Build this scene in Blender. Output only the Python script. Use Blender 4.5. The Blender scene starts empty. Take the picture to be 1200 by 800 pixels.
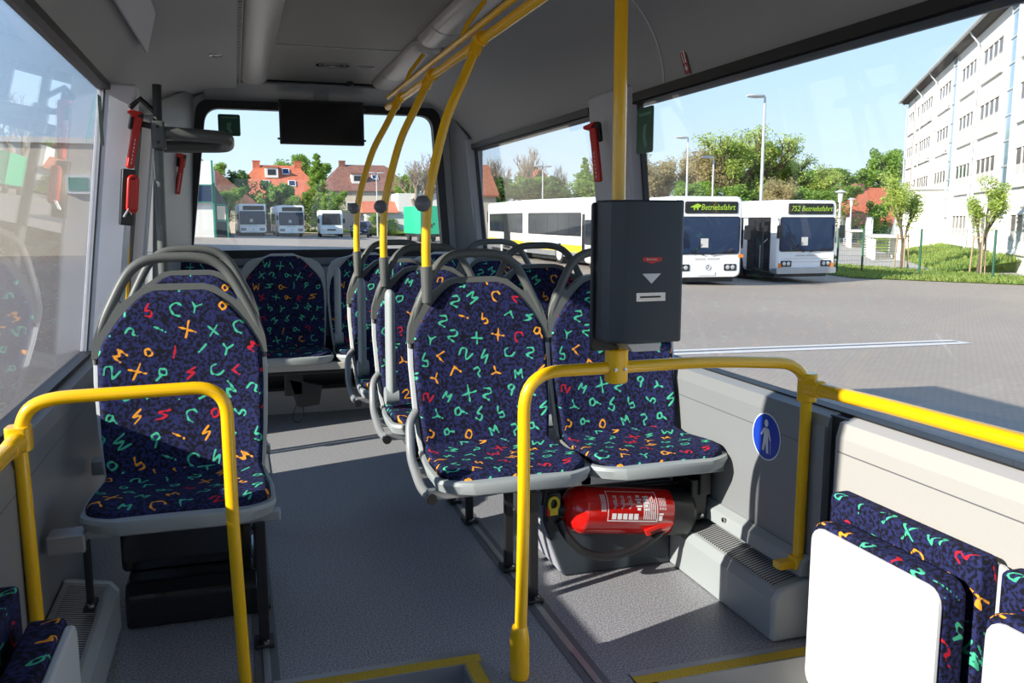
import bpy, bmesh, math, random
import numpy as np
from mathutils import Vector, Matrix
R = math.radians
rnd = random.Random(7)
scn = bpy.context.scene
C = scn.collection

# ---------------------------------------------------------------- camera
cam_d = bpy.data.cameras.new('camera'); cam = bpy.data.objects.new('camera', cam_d); C.objects.link(cam)
cam_d.sensor_width = 36.0; cam_d.lens = 1010/1200*36.0; cam_d.clip_start = 0.05; cam_d.clip_end = 1500
cam.location = (0, 0, 1.33); cam.rotation_euler = (R(90-8.1), 0, R(-17.7))
scn.camera = cam
# ---------------------------------------------------------------- light
w = bpy.data.worlds.new('sky'); scn.world = w; w.use_nodes = True
nt = w.node_tree; nt.nodes.clear()
tc = nt.nodes.new('ShaderNodeTexCoord'); sx = nt.nodes.new('ShaderNodeSeparateXYZ')
cr = nt.nodes.new('ShaderNodeValToRGB'); bg = nt.nodes.new('ShaderNodeBackground'); ow = nt.nodes.new('ShaderNodeOutputWorld')
nt.links.new(tc.outputs['Generated'], sx.inputs[0]); nt.links.new(sx.outputs['Z'], cr.inputs[0])
nt.links.new(cr.outputs[0], bg.inputs[0]); nt.links.new(bg.outputs[0], ow.inputs[0])
e = cr.color_ramp.elements
e[0].position = 0.0; e[0].color = (.74, .85, .95, 1)
e[1].position = 0.75; e[1].color = (.24, .40, .74, 1)
m_ = cr.color_ramp.elements.new(.12); m_.color = (.56, .76, .98, 1)
m_ = cr.color_ramp.elements.new(.30); m_.color = (.38, .60, .94, 1)
bg.inputs[1].default_value = 1.05
sun_d = bpy.data.lights.new('sun', 'SUN'); sun = bpy.data.objects.new('sun', sun_d); C.objects.link(sun)
sun_d.energy = 8.0; sun_d.angle = R(.6); sun_d.color = (1.0, .92, .79)
sun.rotation_euler = Vector((2.06, .64, -1.0)).to_track_quat('-Z', 'Y').to_euler()
sun.location = (-20, -6, 12)
scn.view_settings.view_transform = 'Standard'; scn.view_settings.look = 'None'
scn.view_settings.exposure = 0.38; scn.view_settings.gamma = 1; scn.view_settings.use_curve_mapping = False

# ---------------------------------------------------------------- materials
def mat(name, col, rough=.5, metal=0, spec=.5, noise=None, bump=None, emit=None, coat=0):
    m = bpy.data.materials.new(name); m.use_nodes = True; t = m.node_tree
    b = t.nodes['Principled BSDF']
    b.inputs['Base Color'].default_value = (*col, 1); b.inputs['Roughness'].default_value = rough
    b.inputs['Metallic'].default_value = metal; b.inputs['Specular IOR Level'].default_value = spec
    b.inputs['Coat Weight'].default_value = coat
    tcn = t.nodes.new('ShaderNodeTexCoord')
    if noise:
        sc, col2, lo, hi = noise
        n = t.nodes.new('ShaderNodeTexNoise'); n.inputs['Scale'].default_value = sc; n.inputs['Detail'].default_value = 3
        r = t.nodes.new('ShaderNodeValToRGB'); r.color_ramp.elements[0].position = lo; r.color_ramp.elements[1].position = hi
        r.color_ramp.elements[0].color = (*col, 1); r.color_ramp.elements[1].color = (*col2, 1)
        t.links.new(tcn.outputs['Object'], n.inputs['Vector']); t.links.new(n.outputs['Fac'], r.inputs[0]); t.links.new(r.outputs[0], b.inputs['Base Color'])
    if bump:
        n2 = t.nodes.new('ShaderNodeTexNoise'); n2.inputs['Scale'].default_value = bump[0]
        bp = t.nodes.new('ShaderNodeBump'); bp.inputs['Strength'].default_value = bump[1]; bp.inputs['Distance'].default_value = .01
        t.links.new(tcn.outputs['Object'], n2.inputs['Vector']); t.links.new(n2.outputs['Fac'], bp.inputs['Height']); t.links.new(bp.outputs[0], b.inputs['Normal'])
    if emit:
        b.inputs['Emission Color'].default_value = (*emit[0], 1); b.inputs['Emission Strength'].default_value = emit[1]
    return m
def glassmat(name, tint, refl0=.05, reflmul=1.0):
    m = bpy.data.materials.new(name); m.use_nodes = True; t = m.node_tree; t.nodes.clear()
    o = t.nodes.new('ShaderNodeOutputMaterial'); mx = t.nodes.new('ShaderNodeMixShader')
    tr = t.nodes.new('ShaderNodeBsdfTransparent'); gl = t.nodes.new('ShaderNodeBsdfGlossy')
    tr.inputs[0].default_value = (*tint, 1); gl.inputs['Roughness'].default_value = 0.0
    lw = t.nodes.new('ShaderNodeLayerWeight'); lw.inputs[0].default_value = .5
    p = t.nodes.new('ShaderNodeMath'); p.operation = 'POWER'; p.inputs[1].default_value = 4.5
    a = t.nodes.new('ShaderNodeMath'); a.operation = 'MULTIPLY_ADD'; a.inputs[1].default_value = reflmul*(1-refl0); a.inputs[2].default_value = refl0
    t.links.new(lw.outputs['Facing'], p.inputs[0]); t.links.new(p.outputs[0], a.inputs[0]); t.links.new(a.outputs[0], mx.inputs[0])
    t.links.new(tr.outputs[0], mx.inputs[1]); t.links.new(gl.outputs[0], mx.inputs[2]); t.links.new(mx.outputs[0], o.inputs[0])
    return m
M = {}
M['panel'] = mat('grey_panel', (.235, .245, .25), .45, bump=(180, .08))
M['panel_lt'] = mat('light_panel', (.43, .415, .39), .45, bump=(180, .08))
M['ceil'] = mat('ceiling_grey', (.34, .345, .35), .6, bump=(120, .05))
M['ceil_c'] = mat('ceiling_centre', (.19, .183, .17), .5)
M['duct'] = mat('lamp_cover', (.50, .48, .46), .3)
M['pillar'] = mat('pillar_grey', (.42, .43, .47), .45)
M['panel_sunlit'] = mat('pale_sunlit_panel', (.62, .61, .60), .45)
M['pillar_white'] = mat('pillar_white', (.66, .67, .72), .45)
M['rubber'] = mat('black_rubber', (.012, .012, .013), .5)
M['black'] = mat('black_plastic', (.015, .015, .016), .4)
M['blackgloss'] = mat('black_gloss', (.012, .012, .014), .12, coat=.5)
M['yellow'] = mat('yellow_paint', (.95, .53, .005), .25, coat=.4)
M['yellowstrip'] = mat('yellow_strip', (.62, .42, .03), .7, noise=(220, (.45, .30, .02), .45, .6))
M['alu'] = mat('aluminium', (.42, .43, .44), .4, metal=.6)
M['alu_dk'] = mat('track_grey', (.16, .165, .175), .5, metal=.2)
M['steel'] = mat('steel', (.55, .55, .55), .25, metal=1)
M['tube'] = mat('grey_tube', (.30, .31, .31), .4, metal=.3)
M['stanch'] = mat('stanchion_grey', (.11, .12, .11), .35)
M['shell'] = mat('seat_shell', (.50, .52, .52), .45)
M['shell_rim'] = mat('seat_rim', (.33, .36, .36), .45, bump=(300, .05))
M['handle'] = mat('handle_grey', (.105, .11, .10), .45, bump=(300, .05))
M['darktube'] = mat('dark_tube', (.09, .095, .09), .35)
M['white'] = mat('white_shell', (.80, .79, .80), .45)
M['whitepaint'] = mat('white_paint', (.85, .84, .82), .35)
M['facade'] = mat('facade', (.74, .72, .68), .8)
M['red'] = mat('extinguisher_red', (.75, .012, .008), .18, coat=.6)
M['redplastic'] = mat('red_plastic', (.62, .02, .012), .35)
M['redprint'] = mat('dark_red_print', (.30, .02, .025), .5)
M['print'] = mat('white_print', (.75, .75, .75), .5)
M['bluesign'] = mat('blue_sign', (.01, .05, .42), .35)
M['green'] = mat('green_sticker', (.01, .09, .05), .4)
M['greenprint'] = mat('green_print', (.12, .30, .20), .5)
M['anthracite'] = mat('anthracite', (.034, .045, .057), .42, bump=(250, .05))
M['yellowtag'] = mat('yellow_tag', (.75, .6, .02), .4)
M['ball'] = mat('ball_grey', (.16, .16, .175), .4)
M['orange'] = mat('orange_lens', (.85, .22, .02), .3)
M['stripe'] = mat('yellow_stripe', (.85, .62, .02), .4)
M['glassdk'] = mat('dark_glass', (.02, .026, .034), .10, spec=.5)
M['glassblue'] = mat('blue_glass', (.012, .028, .07), .08, spec=.4)
M['lamp'] = mat('headlight', (.6, .6, .6), .1, metal=.5)
M['led'] = mat('led_text', (.25, .4, .02), .5, emit=((.42, .62, .05), .30))
M['ledoff'] = mat('display_black', (.01, .012, .008), .3)
M['rooftile'] = mat('red_tile', (.52, .15, .075), .8, noise=(2.5, (.42, .12, .06), .4, .6))
M['rooftile2'] = mat('brown_tile', (.24, .11, .075), .8, noise=(2.5, (.17, .08, .06), .4, .6))
M['rooftile3'] = mat('orange_brown_tile', (.42, .17, .09), .8, noise=(2.5, (.34, .13, .07), .4, .6))
M['render'] = mat('cream_render', (.62, .54, .42), .9)
M['render_w'] = mat('white_render', (.74, .72, .68), .9)
M['truck'] = mat('green_truck', (.02, .42, .22), .4)
M['bark'] = mat('bark', (.12, .085, .06), .9)
M['barkpale'] = mat('pale_bark', (.26, .20, .16), .9)
M['greenframe'] = mat('green_frame', (.02, .22, .15), .4)
M['concrete'] = mat('concrete', (.55, .53, .50), .85)
M['galv'] = mat('galvanised', (.50, .52, .54), .4, metal=.3)
M['fence'] = mat('fence_green', (.02, .10, .06), .5)
M['wood'] = mat('stake_wood', (.38, .28, .18), .8)
M['carblue'] = mat('car_blue', (.02, .03, .06), .2, coat=.6)
M['tyre'] = mat('tyre', (.02, .02, .02), .8)
M['hub'] = mat('hub_grey', (.62, .60, .56), .5)
def foliage(name, a, b):
    m = mat(name, a, .7, noise=(.9, b, .35, .65)); t = m.node_tree
    p = t.nodes['Principled BSDF']; o = t.nodes['Material Output']
    tl = t.nodes.new('ShaderNodeBsdfTranslucent'); tl.inputs[0].default_value = (b[0]*1.2, b[1]*1.3, b[2], 1)
    mx = t.nodes.new('ShaderNodeMixShader'); mx.inputs[0].default_value = .4
    t.links.new(p.outputs[0], mx.inputs[1]); t.links.new(tl.outputs[0], mx.inputs[2]); t.links.new(mx.outputs[0], o.inputs[0])
    return m
M['leaf_fresh'] = foliage('leaf_fresh', (.26, .36, .07), (.44, .52, .13))
M['leaf_mid'] = foliage('leaf_mid', (.13, .24, .045), (.25, .37, .07))
M['leaf_dark'] = foliage('leaf_dark', (.05, .11, .03), (.11, .19, .05))
M['leaf_brown'] = foliage('leaf_brown', (.30, .25, .14), (.42, .35, .18))
M['grassm'] = foliage('grass', (.16, .25, .05), (.30, .36, .09))
M['glass'] = glassmat('window_glass', (.96, .975, .98), .03, .8)
M['glass_left'] = glassmat('left_window_glass', (.93, .95, .98), .07, .75)

# floor: speckled rubber
def floor_mat():
    m = mat('speckled_floor', (.1, .1, .1), .45); t = m.node_tree; b = t.nodes['Principled BSDF']
    tcn = t.nodes.new('ShaderNodeTexCoord'); n = t.nodes.new('ShaderNodeTexNoise'); n.inputs['Scale'].default_value = 170; n.inputs['Detail'].default_value = 2
    r = t.nodes.new('ShaderNodeValToRGB'); r.color_ramp.elements[0].position = .36; r.color_ramp.elements[1].position = .66
    r.color_ramp.elements[0].color = (.15, .152, .165, 1); r.color_ramp.elements[1].color = (.46, .46, .48, 1)
    t.links.new(tcn.outputs['Object'], n.inputs['Vector']); t.links.new(n.outputs['Fac'], r.inputs[0]); t.links.new(r.outputs[0], b.inputs['Base Color'])
    return m
M['floor'] = floor_mat()
def asphalt_mat():
    m = mat('yard_paving', (.3, .3, .3), .85); t = m.node_tree; b = t.nodes['Principled BSDF']
    tcn = t.nodes.new('ShaderNodeTexCoord')
    br = t.nodes.new('ShaderNodeTexBrick'); br.inputs['Scale'].default_value = 4.2; br.inputs['Mortar Size'].default_value = .018
    br.inputs['Color1'].default_value = (.34, .285, .23, 1); br.inputs['Color2'].default_value = (.31, .26, .21, 1); br.inputs['Mortar'].default_value = (.19, .168, .148, 1)
    n = t.nodes.new('ShaderNodeTexNoise'); n.inputs['Scale'].default_value = .25; n.inputs['Detail'].default_value = 5
    mp = t.nodes.new('ShaderNodeMapRange'); mp.inputs['To Min'].default_value = .82; mp.inputs['To Max'].default_value = 1.15
    mx = t.nodes.new('ShaderNodeMix'); mx.data_type = 'RGBA'; mx.blend_type = 'MULTIPLY'; mx.inputs[0].default_value = 1
    t.links.new(tcn.outputs['Object'], br.inputs['Vector']); t.links.new(tcn.outputs['Object'], n.inputs['Vector'])
    t.links.new(n.outputs['Fac'], mp.inputs['Value']); t.links.new(br.outputs['Color'], mx.inputs[6]); t.links.new(mp.outputs[0], mx.inputs[7])
    t.links.new(mx.outputs[2], b.inputs['Base Color'])
    return m
M['asphalt'] = asphalt_mat()
def grille_mat():
    m = mat('grille', (.4, .4, .4), .4, metal=.3); t = m.node_tree; b = t.nodes['Principled BSDF']
    tcn = t.nodes.new('ShaderNodeTexCoord'); wv = t.nodes.new('ShaderNodeTexWave'); wv.bands_direction = 'Y'; wv.inputs['Scale'].default_value = 22
    r = t.nodes.new('ShaderNodeValToRGB'); r.color_ramp.elements[0].position = .45; r.color_ramp.elements[1].position = .55
    r.color_ramp.elements[0].color = (.03, .03, .03, 1); r.color_ramp.elements[1].color = (.42, .43, .43, 1)
    t.links.new(tcn.outputs['Object'], wv.inputs['Vector']); t.links.new(wv.outputs['Color'], r.inputs[0]); t.links.new(r.outputs[0], b.inputs['Base Color'])
    return m
M['grille'] = grille_mat()
# seat fabric: mottled navy and black with glyphs held in a per-vertex distance field
def fabric_mat():
    m = mat('glyph_fabric', (.02, .02, .06), .85, spec=.2); t = m.node_tree; b = t.nodes['Principled BSDF']
    tcn = t.nodes.new('ShaderNodeTexCoord'); n = t.nodes.new('ShaderNodeTexNoise'); n.inputs['Scale'].default_value = 95; n.inputs['Detail'].default_value = 4
    r = t.nodes.new('ShaderNodeValToRGB'); r.color_ramp.elements[0].position = .44; r.color_ramp.elements[1].position = .56
    r.color_ramp.elements[0].color = (.007, .007, .014, 1); r.color_ramp.elements[1].color = (.021, .026, .102, 1)
    t.links.new(tcn.outputs['Object'], n.inputs['Vector']); t.links.new(n.outputs['Fac'], r.inputs[0])
    at = t.nodes.new('ShaderNodeAttribute'); at.attribute_name = 'weave'
    sp = t.nodes.new('ShaderNodeSeparateColor'); t.links.new(at.outputs['Color'], sp.inputs[0])
    cur = r.outputs[0]
    for ch, col in (('Red', (.58, .015, .03)), ('Green', (.07, .50, .29)), ('Blue', (.88, .35, .025))):
        mr = t.nodes.new('ShaderNodeMapRange'); mr.inputs['From Min'].default_value = .44; mr.inputs['From Max'].default_value = .56
        t.links.new(sp.outputs[ch], mr.inputs['Value'])
        mx = t.nodes.new('ShaderNodeMix'); mx.data_type = 'RGBA'; mx.inputs[7].default_value = (*col, 1)
        t.links.new(mr.outputs[0], mx.inputs[0]); t.links.new(cur, mx.inputs[6]); cur = mx.outputs[2]
    t.links.new(cur, b.inputs['Base Color'])
    return m
M['fabric'] = fabric_mat()

# ---------------------------------------------------------------- mesh helpers
def mesh_obj(name, vs, fs, m, parent=None, smooth=False, mids=None, mats=None, autosm=None):
    me = bpy.data.meshes.new(name); me.from_pydata([tuple(v) for v in vs], [], fs)
    for k in (mats or [m]): me.materials.append(k)
    if mids: me.polygons.foreach_set('material_index', mids)
    bm = bmesh.new(); bm.from_mesh(me); bmesh.ops.recalc_face_normals(bm, faces=bm.faces); bm.to_mesh(me); bm.free()
    if smooth:
        me.polygons.foreach_set('use_smooth', [True]*len(me.polygons))
    me.update()
    o = bpy.data.objects.new(name, me); C.objects.link(o)
    if smooth:
        try: me.set_sharp_from_angle(angle=R(autosm or 40))
        except Exception: pass
    if parent: o.parent = parent
    return o
class MB:
    def __init__(s): s.v = []; s.f = []; s.mi = []
    def add(s, vs, fs, mi=0, mtx=None):
        o = len(s.v)
        s.v += [tuple(mtx @ Vector(v)) if mtx else tuple(v) for v in vs]
        s.f += [tuple(i+o for i in f) for f in fs]; s.mi += [mi]*len(fs); return s
    def box(s, x0, x1, y0, y1, z0, z1, mi=0, mtx=None):
        vs = [(x, y, z) for x in (x0, x1) for y in (y0, y1) for z in (z0, z1)]
        return s.add(vs, [(0, 1, 3, 2), (4, 6, 7, 5), (0, 4, 5, 1), (2, 3, 7, 6), (0, 2, 6, 4), (1, 5, 7, 3)], mi, mtx)
    def prism(s, poly, a0, a1, axis='y', mi=0, mtx=None):
        n = len(poly); vs = []
        for a in (a0, a1):
            for p, q in poly:
                vs.append({'y': (p, a, q), 'x': (a, p, q), 'z': (p, q, a)}[axis])
        fs = [tuple(range(n)), tuple(range(2*n-1, n-1, -1))] + [(i, (i+1) % n, n+(i+1) % n, n+i) for i in range(n)]
        return s.add(vs, fs, mi, mtx)
    def strip(s, poly, a0, a1, axis='y', mi=0):
        n = len(poly); vs = []
        for a in (a0, a1):
            for p, q in poly: vs.append({'y': (p, a, q), 'x': (a, p, q), 'z': (p, q, a)}[axis])
        return s.add(vs, [(i, i+1, n+i+1, n+i) for i in range(n-1)], mi)
    def tube(s, pts, r, seg=14, mi=0, closed=False, flat=1.0, up=None):
        pts = [Vector(p) for p in pts]; n = len(pts); rr = r if isinstance(r, (list, tuple)) else [r]*n
        rings = []; prev = Vector(up) if up else None
        for i, p in enumerate(pts):
            if closed: t = pts[(i+1) % n]-pts[i-1]
            else: t = pts[min(i+1, n-1)]-pts[max(i-1, 0)]
            t.normalize()
            if prev is None:
                prev = Vector((0, 0, 1)) if abs(t.z) < .9 else Vector((0, 1, 0))
            u = prev - t*prev.dot(t)
            if u.length < 1e-5: u = t.orthogonal()
            u.normalize(); prev = u; v = t.cross(u)
            rings.append([p+(u*math.cos(a)*flat+v*math.sin(a))*rr[i] for a in [2*math.pi*k/seg for k in range(seg)]])
        vs = [q for g in rings for q in g]; fs = []
        for i in range(n if closed else n-1):
            j = (i+1) % n
            for k in range(seg): fs.append((i*seg+k, i*seg+(k+1) % seg, j*seg+(k+1) % seg, j*seg+k))
        if not closed: fs += [tuple(range(seg)), tuple(range((n-1)*seg, n*seg))]
        return s.add(vs, fs, mi)
    def cyl(s, p0, p1, r, seg=20, mi=0): return s.tube([p0, p1], r, seg, mi)
    def lathe(s, prof, seg=28, mi=0, mtx=None):   # prof: (radius, z)
        vs = []; n = len(prof)
        for r_, z in prof:
            for k in range(seg):
                a = 2*math.pi*k/seg; vs.append((r_*math.cos(a), r_*math.sin(a), z))
        fs = [(i*seg+k, i*seg+(k+1) % seg, (i+1)*seg+(k+1) % seg, (i+1)*seg+k) for i in range(n-1) for k in range(seg)]
        fs += [tuple(range(seg)), tuple(range((n-1)*seg, n*seg))]
        return s.add(vs, fs, mi, mtx)
    def rbox(s, x0, x1, y0, y1, z0, z1, r=.01, axis='y', mi=0, mtx=None, k=4):
        if axis == 'y': a0, a1, b0, b1, c0, c1 = x0, x1, z0, z1, y0, y1
        elif axis == 'x': a0, a1, b0, b1, c0, c1 = y0, y1, z0, z1, x0, x1
        else: a0, a1, b0, b1, c0, c1 = x0, x1, y0, y1, z0, z1
        return s.prism(rrect(a0, a1, b0, b1, r, k), c0, c1, axis, mi, mtx)
    def build(s, name, m, parent=None, smooth=False, bevel=0, autosm=None):
        ms = m if isinstance(m, list) else [m]
        o = mesh_obj(name, s.v, s.f, ms[0], parent, smooth, s.mi, ms, autosm)
        if bevel:
            b = o.modifiers.new('bevel', 'BEVEL'); b.width = bevel; b.segments = 2; b.limit_method = 'ANGLE'; b.angle_limit = R(40)
        return o
def rrect(a0, a1, b0, b1, r, k=4):
    out = []
    for cx, cy, st in ((a1-r, b1-r, 0), (a0+r, b1-r, 90), (a0+r, b0+r, 180), (a1-r, b0+r, 270)):
        for i in range(k+1):
            a = R(st+90*i/k); out.append((cx+r*math.cos(a), cy+r*math.sin(a)))
    return out
def smoothpath(pts, rad, n=6):
    pts = [Vector(p) for p in pts]; out = [pts[0]]
    for i in range(1, len(pts)-1):
        a, b, c = pts[i-1], pts[i], pts[i+1]
        r1 = min(rad, (a-b).length*.49); r2 = min(rad, (c-b).length*.49)
        p, q = b+(a-b).normalized()*r1, b+(c-b).normalized()*r2
        for k in range(n+1):
            t = k/n; out.append(p*(1-t)**2+b*2*t*(1-t)+q*t*t)
    out.append(pts[-1]); return out
def catmull(pts, n=6):
    P = [Vector(p) for p in pts]; P = [P[0]*2-P[1]]+P+[P[-1]*2-P[-2]]; out = []
    for i in range(1, len(P)-2):
        for k in range(n):
            t = k/n
            out.append(.5*((2*P[i])+(P[i+1]-P[i-1])*t+(2*P[i-1]-5*P[i]+4*P[i+1]-P[i+2])*t*t+(-P[i-1]+3*P[i]-3*P[i+1]+P[i+2])*t**3))
    out.append(P[-2]); return out
def thing(name, label, cat, loc=(0, 0, 0), rz=0, group=None):
    o = bpy.data.objects.new(name, None); C.objects.link(o); o.location = loc; o.rotation_euler = (0, 0, rz)
    o.empty_display_size = .1
    return tag(o, label, cat, group)
def tag(o, label, cat, group=None):
    o['label'] = label; o['category'] = cat
    if group: o['group'] = group
    return o
def struct(o): o['kind'] = 'structure'; return o
def dup(root, loc, rz=0, label=None, group=None):
    r = root.copy(); C.objects.link(r); r.location = loc; r.rotation_euler = (0, 0, rz)
    if label: r['label'] = label
    if group: r['group'] = group
    for ch in list(root.children):
        c = ch.copy(); C.objects.link(c); c.parent = r
        for g in list(ch.children):
            d = g.copy(); C.objects.link(d); d.parent = c
    return r
def text_obj(s, name, size, m, parent, mtx, shear=0, bold=0, ext=.0008, sx=1.0):
    cu = bpy.data.curves.new(name, 'FONT'); cu.body = s; cu.size = size; cu.extrude = ext; cu.shear = shear; cu.offset = bold
    cu.align_x = 'CENTER'; cu.align_y = 'CENTER'; cu.resolution_u = 2
    t = bpy.data.objects.new('tmp', cu); C.objects.link(t)
    dg = bpy.context.evaluated_depsgraph_get(); me = bpy.data.meshes.new_from_object(t.evaluated_get(dg)); bpy.data.objects.remove(t)
    me.transform(mtx @ Matrix.Diagonal((sx, 1, 1, 1))); me.materials.clear(); me.materials.append(m)
    o = bpy.data.objects.new(name, me); C.objects.link(o)
    if parent: o.parent = parent
    return o
FACE = Matrix.Rotation(R(90), 4, 'X')          # text lying in XZ, read from -y
def facing(loc, rz=0): return Matrix.Translation(loc) @ Matrix.Rotation(rz, 4, 'Z') @ FACE
def zg(x, y): return -.5-.03*min(max(x, -5), 20)+.003*min(y, 100)

# ================================================================ SETTING: the bus body
XL, XR = -.57, 1.70                            # inner faces of the side panels
SILL = .74
# floor, raised part and the lower standing area in front
mb = MB()
mb.box(XL-.08, XR+.1, 2.42, 6.35, -.06, 0)
mb.box(.66, 1.05, 1.0, 2.42, -.06, 0)
mb.box(1.05, XR+.1, 2.15, 2.42, -.06, 0)
mb.box(XL-.08, .05, 1.0, 2.42, -.06, 0)
struct(mb.build('floor', M['floor']))
mb = MB(); mb.box(XL-.08, XR+.1, -2.6, 2.5, -.30, -.2)
struct(mb.build('floor_lower', M['floor']))
# step edging: aluminium lip, yellow strip, riser
def edging(n, x0, x1, y0, y1, along):
    mb = MB()
    if along == 'x':
        mb.box(x0, x1, y0-.012, y0+.012, -.004, .005, 0)
        mb.box(x0, x1, y0-.055, y0-.012, -.012, .004, 1)
        mb.box(x0, x1, y0-.062, y0-.055, -.2, .003, 2)
    else:
        mb.box(x0-.012, x0+.012, y0, y1, -.004, .005, 0)
        mb.box(x0-.055, x0-.012, y0, y1, -.012, .004, 1)
        mb.box(x0-.062, x0-.055, y0, y1, -.2, .003, 2)
    return struct(mb.build('trim_%d' % n, [M['alu'], M['yellowstrip'], M['alu']]))
edging(1, .05, .66, 2.42, 0, 'x'); edging(2, 1.05, XR, 2.15, 0, 'x'); edging(3, .66, 0, 1.0, 2.362, 'y')
mb = MB()
mb.box(1.05, 1.112, 1.0, 2.15, -.2, .003, 0); struct(mb.build('trim_4', [M['alu']]))
# seat tracks let into the floor
for n, (x, y0, y1) in enumerate(((.945, 1.2, 6.0), (.037, 2.43, 4.3))):
    mb = MB(); mb.box(x-.035, x+.035, y0, y1, -.01, .003, 0); mb.box(x-.010, x+.010, y0, y1, .003, .007, 1)
    struct(mb.build('trim_%d' % (5+n), [M['alu_dk'], M['alu']]))
mb = MB(); mb.box(.075, .10, 4.25, 5.3, 0, .006, 1); mb.box(.10, .125, 4.25, 5.3, 0, .005, 0)
struct(mb.build('trim_7', [M['alu_dk'], M['yellowstrip']]))

# side walls below the windows
def lower_wall(sign, y0, y1, m, zt=SILL, inset=0):
    X = XR if sign > 0 else XL; f = lambda d: X+sign*d
    poly = [(f(.0-inset), -.3), (f(-inset), zt-.055), (f(.012-inset), zt-.012), (f(.05), zt), (f(.105), zt-.03), (f(.105), -.45)]
    return MB().prism(poly, y0, y1, 'y')
mb = lower_wall(1, 2.16, 6.42, M['panel'])
mb.box(XR-.001, XR+.002, 2.24, 6.0, .62, .624, 3)
mb.box(XR-.006, XR, 2.16, 2.20, 0, .70, 0)
mb2 = lower_wall(1, -2.6, 2.10, M['panel'], SILL, .012); mb.v and mb.add(mb2.v, mb2.f, 2)
mb.box(XR-.013, XR-.011, -2.6, 2.09, .64, .644, 3)
mb.box(XR+.02, XR+.10, 2.09, 2.17, -.3, .735, 1)
struct(mb.build('wall_right', [M['panel'], M['rubber'], M['panel_lt'], M['alu_dk']], bevel=.004))
mb = lower_wall(-1, -2.6, 4.28, M['panel'])
mb.box(XL-.002, XL+.001, -2, 4.2, .62, .624, 2)
mb.box(XL-.10, XL, 5.27, 6.42, -.45, SILL, 0)
struct(mb.build('wall_left', [M['panel'], M['rubber'], M['alu_dk']], bevel=.004))
# window band: tumblehome line from (sill) to (top)
def wx(sign, z, d=0):
    xs, xt = (1.77, 1.665) if sign > 0 else (-.635, -.50)
    t = (z-SILL)/(1.84-SILL); return xs+(xt-xs)*t+sign*d
TOPR, TOPL = 1.83, 1.88
def band(sign, y0, y1, z0, z1, d0, d1):
    return [(wx(sign, z0, d0), y0, z0), (wx(sign, z0, d0), y1, z0), (wx(sign, z1, d0), y1, z1), (wx(sign, z1, d0), y0, z1),
            (wx(sign, z0, d1), y0, z0), (wx(sign, z0, d1), y1, z0), (wx(sign, z1, d1), y1, z1), (wx(sign, z1, d1), y0, z1)]
BF = [(0, 1, 2, 3), (7, 6, 5, 4), (0, 4, 5, 1), (1, 5, 6, 2), (2, 6, 7, 3), (3, 7, 4, 0)]
def frame(mb, sign, y0, y1, z0, z1, t=.035):
    mb.add(band(sign, y0, y1, z0, z0+t, -.02, .03), BF); mb.add(band(sign, y0, y1, z1-t, z1, -.02, .03), BF)
    mb.add(band(sign, y0, y0+t*.5, z0, z1, -.002, .022), BF); mb.add(band(sign, y1-t*.5, y1, z0, z1, -.002, .022), BF)
def window(n, sign, y0, y1, z0, z1, gm, t=.035):
    mb = MB(); frame(mb, sign, y0, y1, z0, z1, t); o = struct(mb.build('window_%d' % n, M['rubber']))
    g = MB(); g.add(band(sign, y0+.01, y1-.01, z0+.01, z1-.01, .008, .012), BF); g.build('pane', gm, o)
    return o
window(1, 1, 3.95, 6.12, SILL-.03, TOPR+.03, M['glass'])
window(2, 1, 1.05-1.6, 3.46, SILL-.03, TOPR+.03, M['glass'])
window(3, -1, 1.78, 4.12, SILL-.03, TOPL+.04, M['glass_left'], .05)
window(4, -1, -.6, 1.40, SILL-.03, TOPL+.06, M['glass_left'], .02)
# door with full height glass on the left
dm = MB()
for y0, y1 in ((4.30, 4.76), (4.78, 5.25)):
    for a in ((y0, y1, .02, .08), (y0, y1, 1.84, 1.92), (y0, y0+.03, .02, 1.92), (y1-.03, y1, .02, 1.92)):
        x0 = wx(-1, a[2], .0); x1 = wx(-1, a[3], .0)
        dm.add([(x0, a[0], a[2]), (x0, a[1], a[2]), (x1, a[1], a[3]), (x1, a[0], a[3]), (x0+.04, a[0], a[2]), (x0+.04, a[1], a[2]), (x1+.04, a[1], a[3]), (x1+.04, a[0], a[3])], BF)
do = struct(dm.build('door_1', M['rubber']))
g = MB(); g.add([(wx(-1, .05), 4.31, .05), (wx(-1, .05), 5.24, .05), (wx(-1, 1.9), 5.24, 1.9), (wx(-1, 1.9), 4.31, 1.9), (wx(-1, .05)+.005, 4.31, .05), (wx(-1, .05)+.005, 5.24, .05), (wx(-1, 1.9)+.005, 5.24, 1.9), (wx(-1, 1.9)+.005, 4.31, 1.9)], BF); g.build('pane', M['glass'], do)
g = MB(); g.cyl((-.565, 4.74, .5), (-.50, 4.74, 1.5), .014); g.build('grab_bar', M['yellow'], do, True)
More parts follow.
